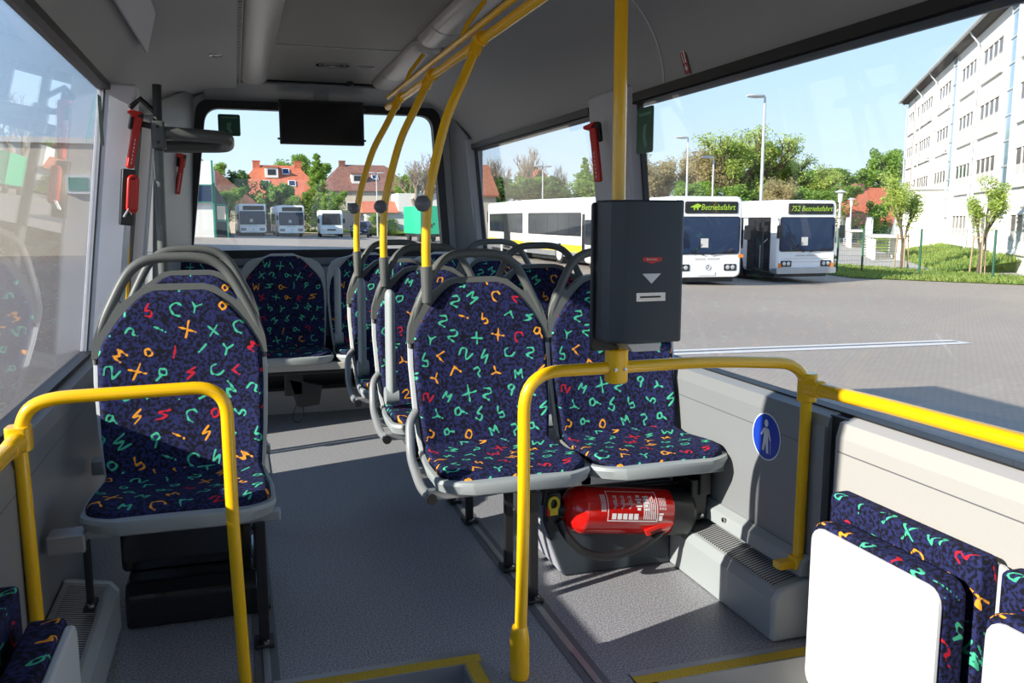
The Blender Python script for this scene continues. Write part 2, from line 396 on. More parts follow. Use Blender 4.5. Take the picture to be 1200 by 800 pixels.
# pillars
def pillar(name, sign, y0, y1, d, m, z0=SILL-.05, z1=1.9, taper=.03):
    mb = MB(); zs = (z0, z1)
    vs = []
    for z in zs:
        xo = wx(sign, z, .03); xi = wx(sign, z, -d)
        vs += [(xo, y0-.01, z), (xi, y0+taper, z), (xi, y1-taper, z), (xo, y1+.01, z)]
    mb.add(vs, [(0, 1, 5, 4), (1, 2, 6, 5), (2, 3, 7, 6), (3, 0, 4, 7), (0, 3, 2, 1), (4, 5, 6, 7)])
    return struct(mb.build(name, m, bevel=.012))
pillar('wall_right_pillar', 1, 3.47, 3.94, .035, M['pillar'])
pillar('wall_right_rear_pillar', 1, 6.11, 6.42, .05, M['pillar'])
pillar('wall_left_pillar', -1, 4.10, 4.29, .12, M['pillar_white'], -.2, 1.9, .02)
pillar('wall_left_shading_pillar', -1, 1.40, 1.78, .03, M['pillar'])  # out of view, placed and sized to shape the sun patches inside
pillar('wall_left_rear_pillar', -1, 5.26, 5.45, .10, M['pillar'], -.2, 1.9, .02)
# rear wall: sloping corner cheeks, header, sill panel
def quad_solid(mb, a, b, c, d, th, mi=0):
    a, b, c, d = map(Vector, (a, b, c, d)); n = (b-a).cross(d-a).normalized()*th
    mb.add([a, b, c, d, a+n, b+n, c+n, d+n], BF, mi)
YB = 6.36
WL0, WL1, WR0, WR1 = -.29, -.165, 1.49, 1.42    # window edges bottom / top
WZ0, WZ1 = 1.10, 2.085
mb = MB()
mb.box(XL-.1, XR+.1, YB, YB+.08, -.4, WZ0)                                         # below the glass
def poly_y(mb, pts, y0, y1, mi=0): mb.prism(pts, y0, y1, 'y', mi)
poly_y(mb, [(XL-.1, WZ0), (WL0, WZ0), (WL1, WZ1), (WL1, 2.3), (XL-.1, 2.3)], YB, YB+.08)
poly_y(mb, [(XR+.1, WZ0), (WR0, WZ0), (WR1, WZ1), (WR1, 2.3), (XR+.1, 2.3)], YB, YB+.08)
poly_y(mb, [(WL1, WZ1), (WR1, WZ1), (WR1, 2.3), (WL1, 2.3)], YB, YB+.08)
quad_solid(mb, (XL+.06, 5.44, -.1), (WL0-.06, YB, -.1), (WL1-.05, YB, 2.2), (XL+.19, 5.44, 2.0), -.03)   # left cheek
quad_solid(mb, (1.72, 6.13, SILL), (WR0+.08, YB, SILL), (WR1+.08, YB, 2.15), (1.63, 6.13, 1.9), .03)
quad_solid(mb, (-.16, 6.10, 2.215), (1.42, 6.10, 2.215), (1.42, YB, WZ1+.03), (-.16, YB, WZ1+.03), .02)
struct(mb.build('wall_back', M['panel'], bevel=.006))
# rear window: rounded black gasket + pane
def rwin_outline(off, k=8, r=.095):
    pts = [(WL0-off, WZ0-off), (WR0+off, WZ0-off), (WR1+off, WZ1+off), (WL1-off, WZ1+off)]; out = []
    rr = [.05, .05, r, r]
    for i in range(4):
        a, b, c = Vector(pts[i-1]), Vector(pts[i]), Vector(pts[(i+1) % 4])
        p = b+(a-b).normalized()*rr[i]; q = b+(c-b).normalized()*rr[i]
        for j in range(k+1):
            t = j/k; out.append(tuple(p*(1-t)**2+b*2*t*(1-t)+q*t*t))
    return out
o1, o2 = rwin_outline(.045), rwin_outline(-.012); n = len(o1); vs = []
for yy, oo in ((YB-.03, o1), (YB-.03, o2), (YB+.05, o2), (YB+.05, o1)): vs += [(p[0], yy, p[1]) for p in oo]
fs = [(a*n+i, a*n+(i+1) % n, ((a+1) % 4)*n+(i+1) % n, ((a+1) % 4)*n+i) for a in range(4) for i in range(n)]
rw = struct(mesh_obj('window_5', vs, fs, M['rubber'], None, True))
g = MB(); g.prism(rwin_outline(.0), YB+.01, YB+.016, 'y'); g.build('pane', M['glass'], rw)
o0 = rwin_outline(.16, r=.2); vs = []
for yy, oo in ((YB-.035, o1), (YB-.05, rwin_outline(.09, r=.17)), (YB-.004, o0)): vs += [(p[0], yy, p[1]) for p in oo]
fs = [(a*n+i, a*n+(i+1) % n, (a+1)*n+(i+1) % n, (a+1)*n+i) for a in range(2) for i in range(n)]
struct(mesh_obj('trim_8', vs, fs, M['panel'], None, True))
# pale panel added below the rear window, whitened to show the wall's sunlit band
mb = MB(); mb.box(XL+.3, XR-.15, YB-.035, YB, .70, 1.045); struct(mb.build('trim_14', M['panel_sunlit'], bevel=.008))
# plinth under the rear bench
mb = MB(); mb.box(XL, XR, 6.0, YB, 0, .155); mb.box(XL, XR, 5.99, 6.0, .145, .165)
struct(mb.build('trim_9', M['panel_lt'], bevel=.004))
mb = MB(); mb.box(XL, XR, 6.18, YB, .155, .48); struct(mb.build('trim_10', M['black']))

# ceiling
CZ = 2.22
mb = MB()
YF, YE = -2.6, 6.10
mb.box(.24, .93, YF, 4.86, CZ+.02, CZ+.05, 1); mb.box(.24, .93, 4.868, YE, CZ+.02, CZ+.05, 1)
mb.box(.24, .93, 4.86, 4.868, CZ+.016, CZ+.03, 2)
left = [(.05, CZ-.03), (-.12, CZ-.04), (-.26, CZ-.075), (-.35, CZ-.13), (-.42, 2.01), (-.46, 1.94), (-.475, TOPL+.01)]
right = [(1.10, CZ-.03), (1.24, CZ-.04), (1.38, CZ-.07), (1.49, CZ-.12), (1.58, 2.02), (1.64, 1.93), (1.675, TOPR-.005)]
def thick(pl, th): return pl+[(x, z+th) for x, z in reversed(pl)]
mb.prism(thick(left, .05), YF, YB, 'y', 0); mb.prism(thick(right, .05), YF, YB, 'y', 0)
mb.box(.045, .24, YF, YE, CZ+.02, CZ+.06, 0); mb.box(.93, 1.11, YF, YE, CZ+.02, CZ+.06, 0)
mb.box(XL-.1, XR+.15, YF, YB+.08, 2.30, 2.36, 0)
mb.prism([(-.64, 2.06), (-.50, 1.935), (-.45, 2.1), (-.2, 2.3), (-.64, 2.32)], YF, YB+.08, 'y', 0)
mb.prism([(XR+.12, 1.84), (1.70, TOPR+.01), (1.66, 2.0), (1.4, 2.3), (XR+.12, 2.32)], YF, YB+.08, 'y', 0)
struct(mb.build('ceiling', [M['ceil'], M['ceil_c'], M['alu']], None, True, autosm=25))
# perforated strips
for n, x in ((11, .045), (12, 1.085)):
    mb = MB(); mb.box(x, x+.03, YF, YE, CZ-.02, CZ+.03, 0)
    y = 1.2
    while y < 6.05:
        mb.box(x+.008, x+.024, y, y+.026, CZ-.0215, CZ-.015, 1); y += .052
    struct(mb.build('trim_%d' % n, [M['ceil'], M['black']]))
# rubber line above the right windows and grey beading over the left
mb = MB(); mb.prism([(1.655, TOPR-.012), (1.70, TOPR-.02), (1.70, TOPR+.02), (1.66, TOPR+.012)], YF, 6.2, 'y'); struct(mb.build('trim_13', M['rubber']))
# front bulkhead with the windscreen opening (behind the viewer)
mb = MB(); mb.box(XL-.1, XR+.1, -2.7, -2.6, -.45, .8); mb.box(XL-.1, XR+.1, -2.7, -2.6, 2.0, 2.35); mb.box(XL-.1, XL+.05, -2.7, -2.6, .8, 2.0); mb.box(XR-.05, XR+.1, -2.7, -2.6, .8, 2.0)
struct(mb.build('wall_front', M['panel']))
for sg, y0, y1 in ((-1, -2.6, -.6), (1, -2.6, -.55)):
    mb = MB(); mb.add(band(sg, y0, y1, SILL-.05, 1.9, -.02, .03), BF); struct(mb.build('wall_%s_front' % ('left' if sg < 0 else 'right'), M['panel']))

# ---- yard ground
def grid_ground(name, m, xs, ys, off, z=0, clipf=None):
    vs = [(x, y, zg(x, y)+off) for y in ys for x in xs]; nx = len(xs)
    fs = [(j*nx+i, j*nx+i+1, (j+1)*nx+i+1, (j+1)*nx+i) for j in range(len(ys)-1) for i in range(nx-1)]
    return struct(mesh_obj(name, vs, fs, m))
grid_ground('ground', M['asphalt'], [-400, -120, -40, -5, 0, 10, 20, 60, 120, 500], [-60, 0, 20, 40, 60, 80, 100, 160, 800], 0)

# ================================================================ YELLOW HANDRAILS
def sleeve(mb, p, r, h, mi=0): mb.lathe([(r*.9, 0), (r, .01), (r, h*.75), (r*.86, h*.93), (r*.72, h)], 20, mi, Matrix.Translation(p))
# centre-right partition rail
t = thing('partition_handrail', 'yellow hoop-shaped handrail on floor under the dark ticket validator', 'handrail', (.738, 2.24, 0))
path = smoothpath([(0, 0, 0), (.012, 0, .5), (.012, 0, .905), (.6, 0, .908), (.945, 0, .885), (.942, 0, .25)], .11, 8)
mb = MB(); mb.tube([path[0], *path[1:]], .0178, 18); mb.build('rail', M['yellow'], t, True)
mb = MB(); sleeve(mb, (0, 0, 0.002), .029, .16); mb.build('foot_sleeve', M['yellow'], t, True)
mb = MB(); mb.rbox(.262, .322, -.03, .03, .862, .962, .02, 'z'); o = mb.build('clamp', M['yellow'], t, True, .006)
for dx in (.276, .306):
    mb = MB(); mb.lathe([(.0055, 0), (.0055, .003), (.002, .004)], 12, 0, Matrix.Translation((dx, -.030, .905)) @ Matrix.Rotation(R(90), 4, 'X')); mb.build('bolt', M['steel'], o, True)
mb = MB(); mb.rbox(.915, .985, -.026, .026, .22, .26, .015, 'z'); mb.box(.86, .95, -.02, .02, .225, .25); mb.build('bracket', M['yellow'], t, True, .004)
# right wall rail
t = thing('wall_handrail', 'yellow handrail running forward along the right window sill', 'handrail', (1.683, 2.24, 0))
mb = MB(); mb.tube([(0, .0, .812), (.0, -.35, .822), (-.01, -.85, .832), (-.02, -1.9, .84)], .0215, 18); mb.build('rail', M['yellow'], t, True)
mb = MB(); mb.cyl((0, 0, .765), (0, 0, .855), .030); mb.tube([(0, 0, .812), (0, -.07, .814)], [.030, .027], 18); mb.build('clamp', M['yellow'], t, True, .003)
# left partition rail
t = thing('partition_handrail', 'yellow hoop-shaped handrail in front of the single left seat', 'handrail', (-.04, 2.46, 0))
path = smoothpath([(.014, 0, 0), (0, 0, .5), (-.002, 0, .875), (-.47, 0, .868), (-.515, 0, .80), (-.505, 0, 0)], .085, 8)
mb = MB(); mb.tube(path, .0178, 18); mb.build('rail', M['yellow'], t, True)
mb = MB(); mb.rbox(-.545, -.485, -.03, .03, .735, .80, .015, 'z'); mb.tube([(-.515, -.0, .765), (-.522, -.09, .755)], [.028, .024], 16); mb.build('clamp', M['yellow'], t, True, .003)
t = thing('wall_handrail', 'yellow handrail running forward along the left wall from the corner clamp', 'handrail', (-.56, 2.38, 0))
mb = MB(); mb.tube([(0, 0, .757), (-.0, -1.0, .76), (0, -2.0, .76)], .020, 18); mb.build('rail', M['yellow'], t, True)
# centre grab pole up to the ceiling
t = thing('grab_pole', 'thick straight yellow pole rising from the ticket validator to the ceiling', 'pole', (1.030, 2.24, .92))
mb = MB(); mb.cyl((0, 0, 0), (-.004, 0, 1.28), .0185); mb.build('pole', M['yellow'], t, True)
# ceiling rail
t = thing('ceiling_handrail', 'yellow rail running along the ceiling above the aisle seats', 'handrail', (.89, 1.0, 1.975))
mb = MB(); mb.tube([(0, 0, 0), (0, 3.95, 0), (-.02, 4.08, -.01)], .0185, 16); mb.tube([(-.030, .2, .035), (-.030, 4.0, .035)], .012, 14); mb.build('rail', M['yellow'], t, True)
for y in (1.2, 2.35, 3.5):
    mb = MB(); mb.tube([(-.03, y, .03), (.0, y, .10), (.07, y, .19)], .010, 12); mb.build('ceiling_bracket', M['yellow'], t, True)
# curved poles
def curved_pole(y, xs, label):
    t = thing('curved_pole', label, 'pole', (xs, y, 0), 0, 'curved yellow poles between seats and ceiling')
    dx = .885-xs
    pts = catmull([(0, 0, 1.10), (0, 0, 1.25), (.010, 0, 1.40), (.16*dx+.008, 0, 1.55), (.40*dx, 0, 1.70), (.70*dx, 0, 1.84), (dx, 0, 1.985)], 7)
    mb = MB(); mb.tube(pts, .0175, 16); mb.build('pole', M['yellow'], t, True)
    mb = MB(); mb.tube([(dx, -.035, 1.977), (dx, .035, 1.977)], .027, 16); mb.tube([pts[-4], pts[-1]], .023, 16); mb.build('clamp', M['yellow'], t, True)
    mb = MB(); mb.lathe([(.001, -.030), (.018, -.026), (.029, -.010), (.031, 0), (.029, .010), (.018, .026), (.001, .030)], 20, 0, Matrix.Translation((-.012, -.008, 1.385))); mb.build('stop_button', M['ball'], t, True)
    mb = MB(); mb.tube([(.0, 0, 1.02), (0, 0, 1.12), (0, 0, 1.155)], [.018, .022, .023], 16); mb.build('socket', M['handle'], t, True)
    return t
curved_pole(3.15, .672, 'nearest of three curved yellow poles, with a grey ball button')
curved_pole(3.98, .650, 'middle of three curved yellow poles, with a grey ball button')
curved_pole(4.75, .630, 'farthest of three curved yellow poles, with a grey ball button')
# dark stanchion by the left door
t = thing('door_stanchion', 'dark grey post with a looped arm beside the left door', 'handrail', (-.312, 4.10, 0))
mb = MB(); mb.tube([(-.01, 0, 0), (0, 0, .8), (.012, 0, 1.62)], .021, 16); mb.build('post', M['stanch'], t, True)
mb = MB(); mb.tube([(.012, 0, 1.6), (.02, 0, 1.90)], .019, 16); mb.tube([(.012, .0, 1.72), (-.085, 0, 1.74)], .013); mb.build('top_tube', M['black'], t, True)
mb = MB(); mb.rbox(-.012, .045, -.035, .035, 1.63, 1.745, .012, 'z'); cl = mb.build('clamp', M['darktube'], t, True, .005)
for z in (1.655, 1.72):
    mb = MB(); mb.lathe([(.007, 0), (.007, .004), (.002, .005)], 12, 0, Matrix.Translation((.016, -.035, z)) @ Matrix.Rotation(R(90), 4, 'X')); mb.build('bolt', M['black'], cl, True)
mb = MB(); mb.tube(smoothpath([(.0, 0, 1.70), (.30, 0, 1.685), (.30, .26, 1.665), (-.0, .26, 1.66)], .07, 8), [.030]*19+[.030]*1 if False else .028, 16); mb.build('arm', M['darktube'], t, True)
mb = MB(); mb.tube([(-.095, .02, 1.80), (-.05, .02, 1.84), (.01, .0, 1.78)], .012); mb.build('wall_stay', M['black'], t, True)

# ================================================================ SEATS
GL = [  # rough strokes of the woven glyphs, unit box
 [[(-.5, .5), (-.3, -.5), (0, .2), (.3, -.5), (.5, .5)]],
 [[(-.4, .5), (.4, -.5)], [(.45, .45), (-.4, -.45)]],
 [[(.4, .35), (0, .5), (-.4, .1), (-.1, -.4), (.35, -.5)]],
 [[(-.3, .5), (-.3, -.3)], [(-.35, .45), (.4, .3)]],
 [[(-.4, .3), (.1, .5), (.35, .15), (-.3, -.35), (.4, -.5)]],
 [[(0, .5), (.1, -.2)], [(.1, -.5), (.12, -.45)]],
 [[(-.35, .1), (-.1, .45), (.25, .3), (.1, -.05), (-.2, -.05), (-.35, .15)], [(.15, .1), (.35, -.5)]],
 [[(-.3, 0), (0, .4), (.3, .1), (.1, -.35), (-.25, -.2), (-.3, 0)]],
 [[(-.2, .5), (-.2, -.1), (.2, .0), (.35, -.4), (-.05, -.5)]],
 [[(-.45, .3), (-.1, .0), (.3, .4)], [(-.1, 0), (-.05, -.5)]],
 [[(.4, .5), (-.35, .1), (.3, .0), (-.4, -.5)]],
 [[(-.35, .4), (.1, .5), (.3, .15), (0, -.1), (.05, -.3)], [(.15, -.5), (.17, -.46)]],
 [[(-.35, -.4), (-.3, .3), (.0, -.1), (.3, .35), (.35, -.45)]],
]
def glyph_field(U, V, seed, x0, x1, y0, y1, cell=.083, size=.041, hw=.0031):
    r_ = random.Random(seed); out = np.zeros(U.shape+(3,)); P = np.stack([U, V], -1)
    j = 0; y = y0
    while y < y1:
        x = x0+(cell*.5 if j % 2 else 0)
        while x < x1:
            g = r_.choice(GL); c = r_.choices((0, 1, 2), (.13, .67, .20))[0]
            a = r_.uniform(-1.2, 1.2); s = size*r_.uniform(.85, 1.15); cx = x+r_.uniform(-.009, .009); cy = y+r_.uniform(-.009, .009)
            near = (np.abs(U-cx) < size*1.1) & (np.abs(V-cy) < size*1.1)
            if near.any():
                Q = P[near]; best = np.full(len(Q), 1.0)
                for st in g:
                    pts = [(cx+s*(px*math.cos(a)-py*math.sin(a)), cy+s*(px*math.sin(a)+py*math.cos(a))) for px, py in st]
                    if len(pts) > 2: pts = [tuple(q)[:2] for q in catmull([(p[0], p[1], 0) for p in pts], 3)] if len(pts) > 3 else pts
                    for p, q in zip(pts[:-1], pts[1:]):
                        p = np.array(p); q = np.array(q); d = q-p; L = max((d*d).sum(), 1e-9)
                        tt = np.clip(((Q-p)@d)/L, 0, 1); dd = np.hypot(*(Q-p-tt[:, None]*d).T)
                        best = np.minimum(best, dd+.0010*np.sin(160*(Q[:, 0]*1.3-Q[:, 1])+cx*300))
                val = np.clip(.5-(best-hw)/.010, 0, 1)
                sub = out[near]; sub[:, c] = np.maximum(sub[:, c], val); out[near] = sub
            x += cell
        y += cell*.86; j += 1
    return out
def set_weave(me, vals):
    a = me.color_attributes.new('weave', 'FLOAT_COLOR', 'POINT'); n = len(me.vertices)
    arr = np.zeros((n, 4), dtype=np.float32); arr[:, 3] = 1; arr[:len(vals), :3] = vals; a.data.foreach_set('color', arr.ravel())
def grid_mesh(name, P, field, parent, back=None):
    # P: (nv, nu, 3) front surface; rim folded backwards to 'back' (nv,nu,3)
    nv, nu = P.shape[:2]; vs = P.reshape(-1, 3).tolist(); fs = []
    for j in range(nv-1):
        for i in range(nu-1): fs.append((j*nu+i, j*nu+i+1, (j+1)*nu+i+1, (j+1)*nu+i))
    ring = [(0, i) for i in range(nu)]+[(j, nu-1) for j in range(1, nv)]+[(nv-1, i) for i in range(nu-2, -1, -1)]+[(j, 0) for j in range(nv-2, 0, -1)]
    base = len(vs); col = field.reshape(-1, 3).tolist()
    for j, i in ring: vs.append(back[j, i].tolist()); col.append(field[j, i].tolist())
    n = len(ring)
    for k in range(n):
        a, b = ring[k], ring[(k+1) % n]; fs.append((a[0]*nu+a[1], b[0]*nu+b[1], base+(k+1) % n, base+k))
    me = bpy.data.meshes.new(name); me.from_pydata(vs, [], fs); me.materials.append(M['fabric'])
    me.polygons.foreach_set('use_smooth', [True]*len(me.polygons)); me.update(); set_weave(me, np.array(col))
    o = bpy.data.objects.new(name, me); C.objects.link(o); o.parent = parent
    return o
BW = np.array([[.44, .235], [.50, .246], [.62, .256], [.78, .264], [.885, .262], [.915, .253], [.95, .232], [.99, .202], [1.03, .166], [1.06, .136], [1.077, .114], [1.087, .094], [1.09, .084]])
def yback(z): return .44+.115*(z-.45)/.64
def make_back(parent, seed):
    nu, nv = 122, 138
    u = np.linspace(-1, 1, nu); z = np.linspace(.455, 1.09, nv); U, Z_ = np.meshgrid(u, z)
    W = np.interp(Z_, BW[:, 0], BW[:, 1]); X = U*W
    Yf = yback(Z_)-.030 - .022*np.clip(np.abs(X)/.25, 0, 1)**3*np.clip((.95-Z_)/.3, 0, 1) + .012*np.exp(-((Z_-.62)/.08)**2)*0
    Yf += .010*(1-np.cos((Z_-.45)/.64*6.28))*.8
    edge = np.clip((np.abs(U)-.93)/.07, 0, 1); edgez = np.clip((Z_-1.065)/.025, 0, 1)
    Yf += .016*(edge**2)+.016*edgez**2
    P = np.stack([X, Yf, Z_], -1); B = P.copy(); B[..., 1] = yback(Z_)+.012; B[..., 0] *= 1.0
    f = glyph_field(X, Z_, seed, -.27, .29, .46, 1.12)
    return grid_mesh('backrest_cushion', P, f, parent, B)
def pan_w(y):   # half width of the seat cushion outline at depth y
    t = np.clip((.11-y)/.11, 0, 1); return (.262-.02*np.clip((y-.25)/.2, 0, 1))*(1-t**2.6*.42)
def pan_z(x, y): return .498+.012*np.clip(np.abs(x)/.25, 0, 1)**2 - .030*np.clip((.13-y)/.13, 0, 1)**2 - .014*np.exp(-((y-.30)/.12)**2) + .028*np.clip((y-.37)/.09, 0, 1)**2
def make_pan(parent, seed):
    nu, nv = 122, 104
    u = np.linspace(-1, 1, nu); y = .008+(.47-.008)*np.linspace(0, 1, nv)
    U, Y_ = np.meshgrid(u, y); X = U*pan_w(Y_)
    Z_ = pan_z(X, Y_); edge = np.clip((np.abs(U)-.93)/.07, 0, 1); ef = np.clip((.035-Y_)/.03, 0, 1)
    Z_ = Z_-.018*edge**2-.020*ef**2
    P = np.stack([X, Y_, Z_], -1); B = P.copy(); B[..., 2] = .445
    f = glyph_field(X, Y_*1.02, seed+50, -.27, .29, .0, .5)
    return grid_mesh('seat_cushion', P, f, parent, B)
def loft(mb, rings, caps=True, mi=0):
    n = len(rings[0]); vs = [p for r_ in rings for p in r_]
    fs = [(i*n+k, i*n+(k+1) % n, (i+1)*n+(k+1) % n, (i+1)*n+k) for i in range(len(rings)-1) for k in range(n)]
    if caps: fs += [tuple(range(n)), tuple(range((len(rings)-1)*n, len(rings)*n))]
    mb.add(vs, fs, mi)
def pan_outline(off, n=26):
    ys = [.0+.46*(i/n)**1.6 for i in range(n+1)]; out = []
    for y in ys: out.append((float(pan_w(np.array(y)))+off, y-off*.9 if y < .2 else y))
    return out+[(-x, y) for x, y in reversed(out)]
def back_outline(off):
    zs = list(np.linspace(.46, 1.10, 30)); pr = []
    for z in zs: pr.append((float(np.interp(z-off*.6, BW[:, 0], BW[:, 1]))+off, z))
    pr[-1] = (.07, 1.10+off*.4)
    return pr+[(-x, z) for x, z in reversed(pr)]
def make_seat(label, arch=True, arm=False, legx=((.065, 0),), tubeside=True, seed=1, group=None, cat='seat'):
    t = thing('bus_seat', label, cat, (0, 0, 0), 0, group)
    mb = MB()
    loft(mb, [[(x*.90, y+.012, .425) for x, y in pan_outline(.0)], [(x, y, .432) for x, y in pan_outline(.006)], [(x, y, .462) for x, y in pan_outline(.016)], [(x, y, .474) for x, y in pan_outline(.013)], [(x, y, .476) for x, y in pan_outline(.002)]])
    mb.build('seat_pan', M['shell_rim'], t, True)
    mb = MB()
    def r(off, dy): return [(x, yback(z)+dy, z) for x, z in back_outline(off)]
    loft(mb, [r(.004, .0), r(.014, .003), r(.016, .018), r(.004, .034)])
    mb.build('backrest_shell', M['shell'], t, True)
    make_pan(t, seed); make_back(t, seed)
    if arch:
        mb = MB()
        for s in (-1, 1):   # shoulder webs
            web = [(.281, .87), (.276, .925), (.252, .995), (.226, 1.050), (.205, 1.075), (.185, 1.050), (.152, 1.074), (.118, 1.100), (.08, 1.109), (0, 1.110), (0, 1.082), (.09, 1.076), (.125, 1.050), (.165, 1.01), (.205, .965), (.24, .92), (.262, .87)]
            loft(mb, [[(s*x, yback(z)-.014, z) for x, z in web], [(s*x, yback(z)+.022, z) for x, z in web]])
        pa = catmull([(.271, yback(.85)+.004, .85), (.264, yback(.92), .92), (.240, yback(.99), .99), (.210, .546, 1.055), (.178, .555, 1.118), (.146, .562, 1.162), (.104, .566, 1.189), (.05, .568, 1.199), (0, .568, 1.200)], 4)
        pa = pa+[Vector((-p.x, p.y, p.z)) for p in reversed(pa[:-1])]
        n = len(pa); rad = [.008+.009*min(1, i/8, (n-1-i)/8) for i in range(n)]
        mb.tube(pa, rad, 12, 0, flat=1.0, up=(0, 1, 0)); mb.build('grab_handle', M['handle'], t, True, autosm=50)
    else:
        for s in (-1, 1):
            mb = MB(); web = [(.279, .86), (.277, .96), (.262, 1.01), (.232, 1.05), (.185, 1.072), (.12, 1.085), (.10, 1.075), (.17, 1.02), (.21, .985), (.245, .945), (.262, .86)]
            loft(mb, [[(s*x, yback(z)-.012, z) for x, z in web], [(s*x, yback(z)+.03, z) for x, z in web]])
            mb.build('shoulder_trim', M['shell_rim'], t, True)
    if tubeside:
        mb = MB(); mb.tube(smoothpath([(-.258, .47, .62), (-.292, .45, .585), (-.304, .37, .47), (-.300, .22, .405), (-.290, .10, .402)], .05, 6), .0165, 14)
        mb.build('side_tube', M['tube'], t, True)
        mb = MB(); mb.cyl((-.290, .102, .402), (-.290, .080, .402), .0185); mb.build('end_cap', M['black'], t, True)
    mb = MB(); mb.box(-.30, .29, .09, .13, .395, .428); mb.box(-.28, .28, .34, .38, .395, .43); mb.build('cross_rail', M['alu'], t, False, .004)
    for lx, lz in legx:
        for ly in (.075, .36):
            if lz and ly > .2: continue
            hw_ = .016 if not lz else .009
            mb = MB(); mb.box(lx-hw_, lx+hw_, ly-.014, ly+.014, lz+.008, .40); mb.box(lx-hw_*1.8, lx+hw_*1.8, ly-.04, ly+.04, lz+.004, lz+.018)
            lg = mb.build('leg', M['black'], t, False, .003)
            mb = MB(); mb.lathe([(.011, 0), (.011, .008), (.004, .011)], 12, 0, Matrix.Translation((lx+.004, ly-.029, lz+.018))); mb.build('bolt', M['steel'], lg, True)
    if arm:
        mb = MB(); ap = catmull([(-.235, .285, .535), (-.235, .285, .62), (-.232, .30, .80), (-.228, .315, .97), (-.228, .320, 1.02)], 5)
        mb.tube(ap, [.036]*(len(ap)-4)+[.034, .031, .026, .016], 14, flat=.62, up=(1, 0, 0))
        mb.cyl((-.262, .285, .55), (-.205, .285, .55), .040); mb.build('armrest', M['shell_rim'], t, True)
    return t
L = make_seat('foremost single seat on the left, partly in sun, behind the yellow hoop rail', tubeside=False, legx=((.225, 0), (-.262, .19)), seed=3)
mb = MB(); mb.box(-.36, -.26, .04, .12, .375, .43); mb.build('wall_bracket', M['alu'], L, False, .004)
L.location = (-.19, 2.60, 0)
A = make_seat('left seat of the nearest pair, beside the aisle, fabric printed with coloured glyphs', seed=1)
A.location = (.878, 2.64, 0)
B = make_seat('right seat of the nearest pair, partly behind the ticket validator', tubeside=False, legx=(), seed=1)
B.location = (1.425, 2.64, 0)
dup(L, (-.19, 3.42, 0), 0, 'single left seat directly behind the foremost left seat')
Cs = make_seat('aisle seat of the second pair, grey armrest folded up, curved pole at its shoulder', arm=True, seed=5)
Cs.location = (.868, 3.47, 0)
dup(B, (1.425, 3.47, 0), 0, 'window seat of the second pair, next to the right wall pillar')
dup(Cs, (.85, 4.24, 0), 0, 'aisle seat of the third pair, with a folded-up armrest')
dup(B, (1.425, 4.24, 0), 0, 'window seat of the third pair, beside the rear right window')
E1 = make_seat('rear bench seat in the middle of the back row, facing down the aisle', arch=False, tubeside=False, legx=(), seed=9)
E1.location = (.300, 5.50, -.01)
dup(E1, (-.27, 5.50, -.01), 0, 'leftmost seat of the back row, below the rear window corner')
E2 = make_seat('back row seat with grey armrest just right of the middle one', arch=False, tubeside=False, legx=(), arm=True, seed=9)
E2.location = (.865, 5.50, -.01)
dup(E1, (1.425, 5.50, -.01), 0, 'rightmost seat of the back row, by the rear right corner')
# bench beam carrying the back row
t = tag(MB().box(XL+.005, XR-.005, 5.53, 5.60, .375, .42).box(XL+.005, XR-.005, 5.60, 6.18, .34, .38, 1).build('bench_beam', [M['panel_lt'], M['black']], None, False, .006), 'light grey beam under the back row of seats', 'beam')
t = thing('safety_belt_buckle', 'black belt webbing hanging with a loop under the middle back seat', 'belt', (.36, 5.62, .10))
mb = MB(); mb.box(-.10, .02, 0, .02, .10, .25); mb.prism([(-.02, .02), (.12, .03), (.14, .16), (-.08, .22)], .0, .03, 'y'); mb.build('buckle', M['black'], t, False, .01)
mb = MB(); mb.tube(catmull([(-.02, .01, .06), (-.05, 0, -.02), (-.045, -.01, -.065), (-.01, -.01, -.07), (.015, 0, -.02), (.01, .01, .06)], 5), .003, 8); mb.build('cord', M['black'], t, True)

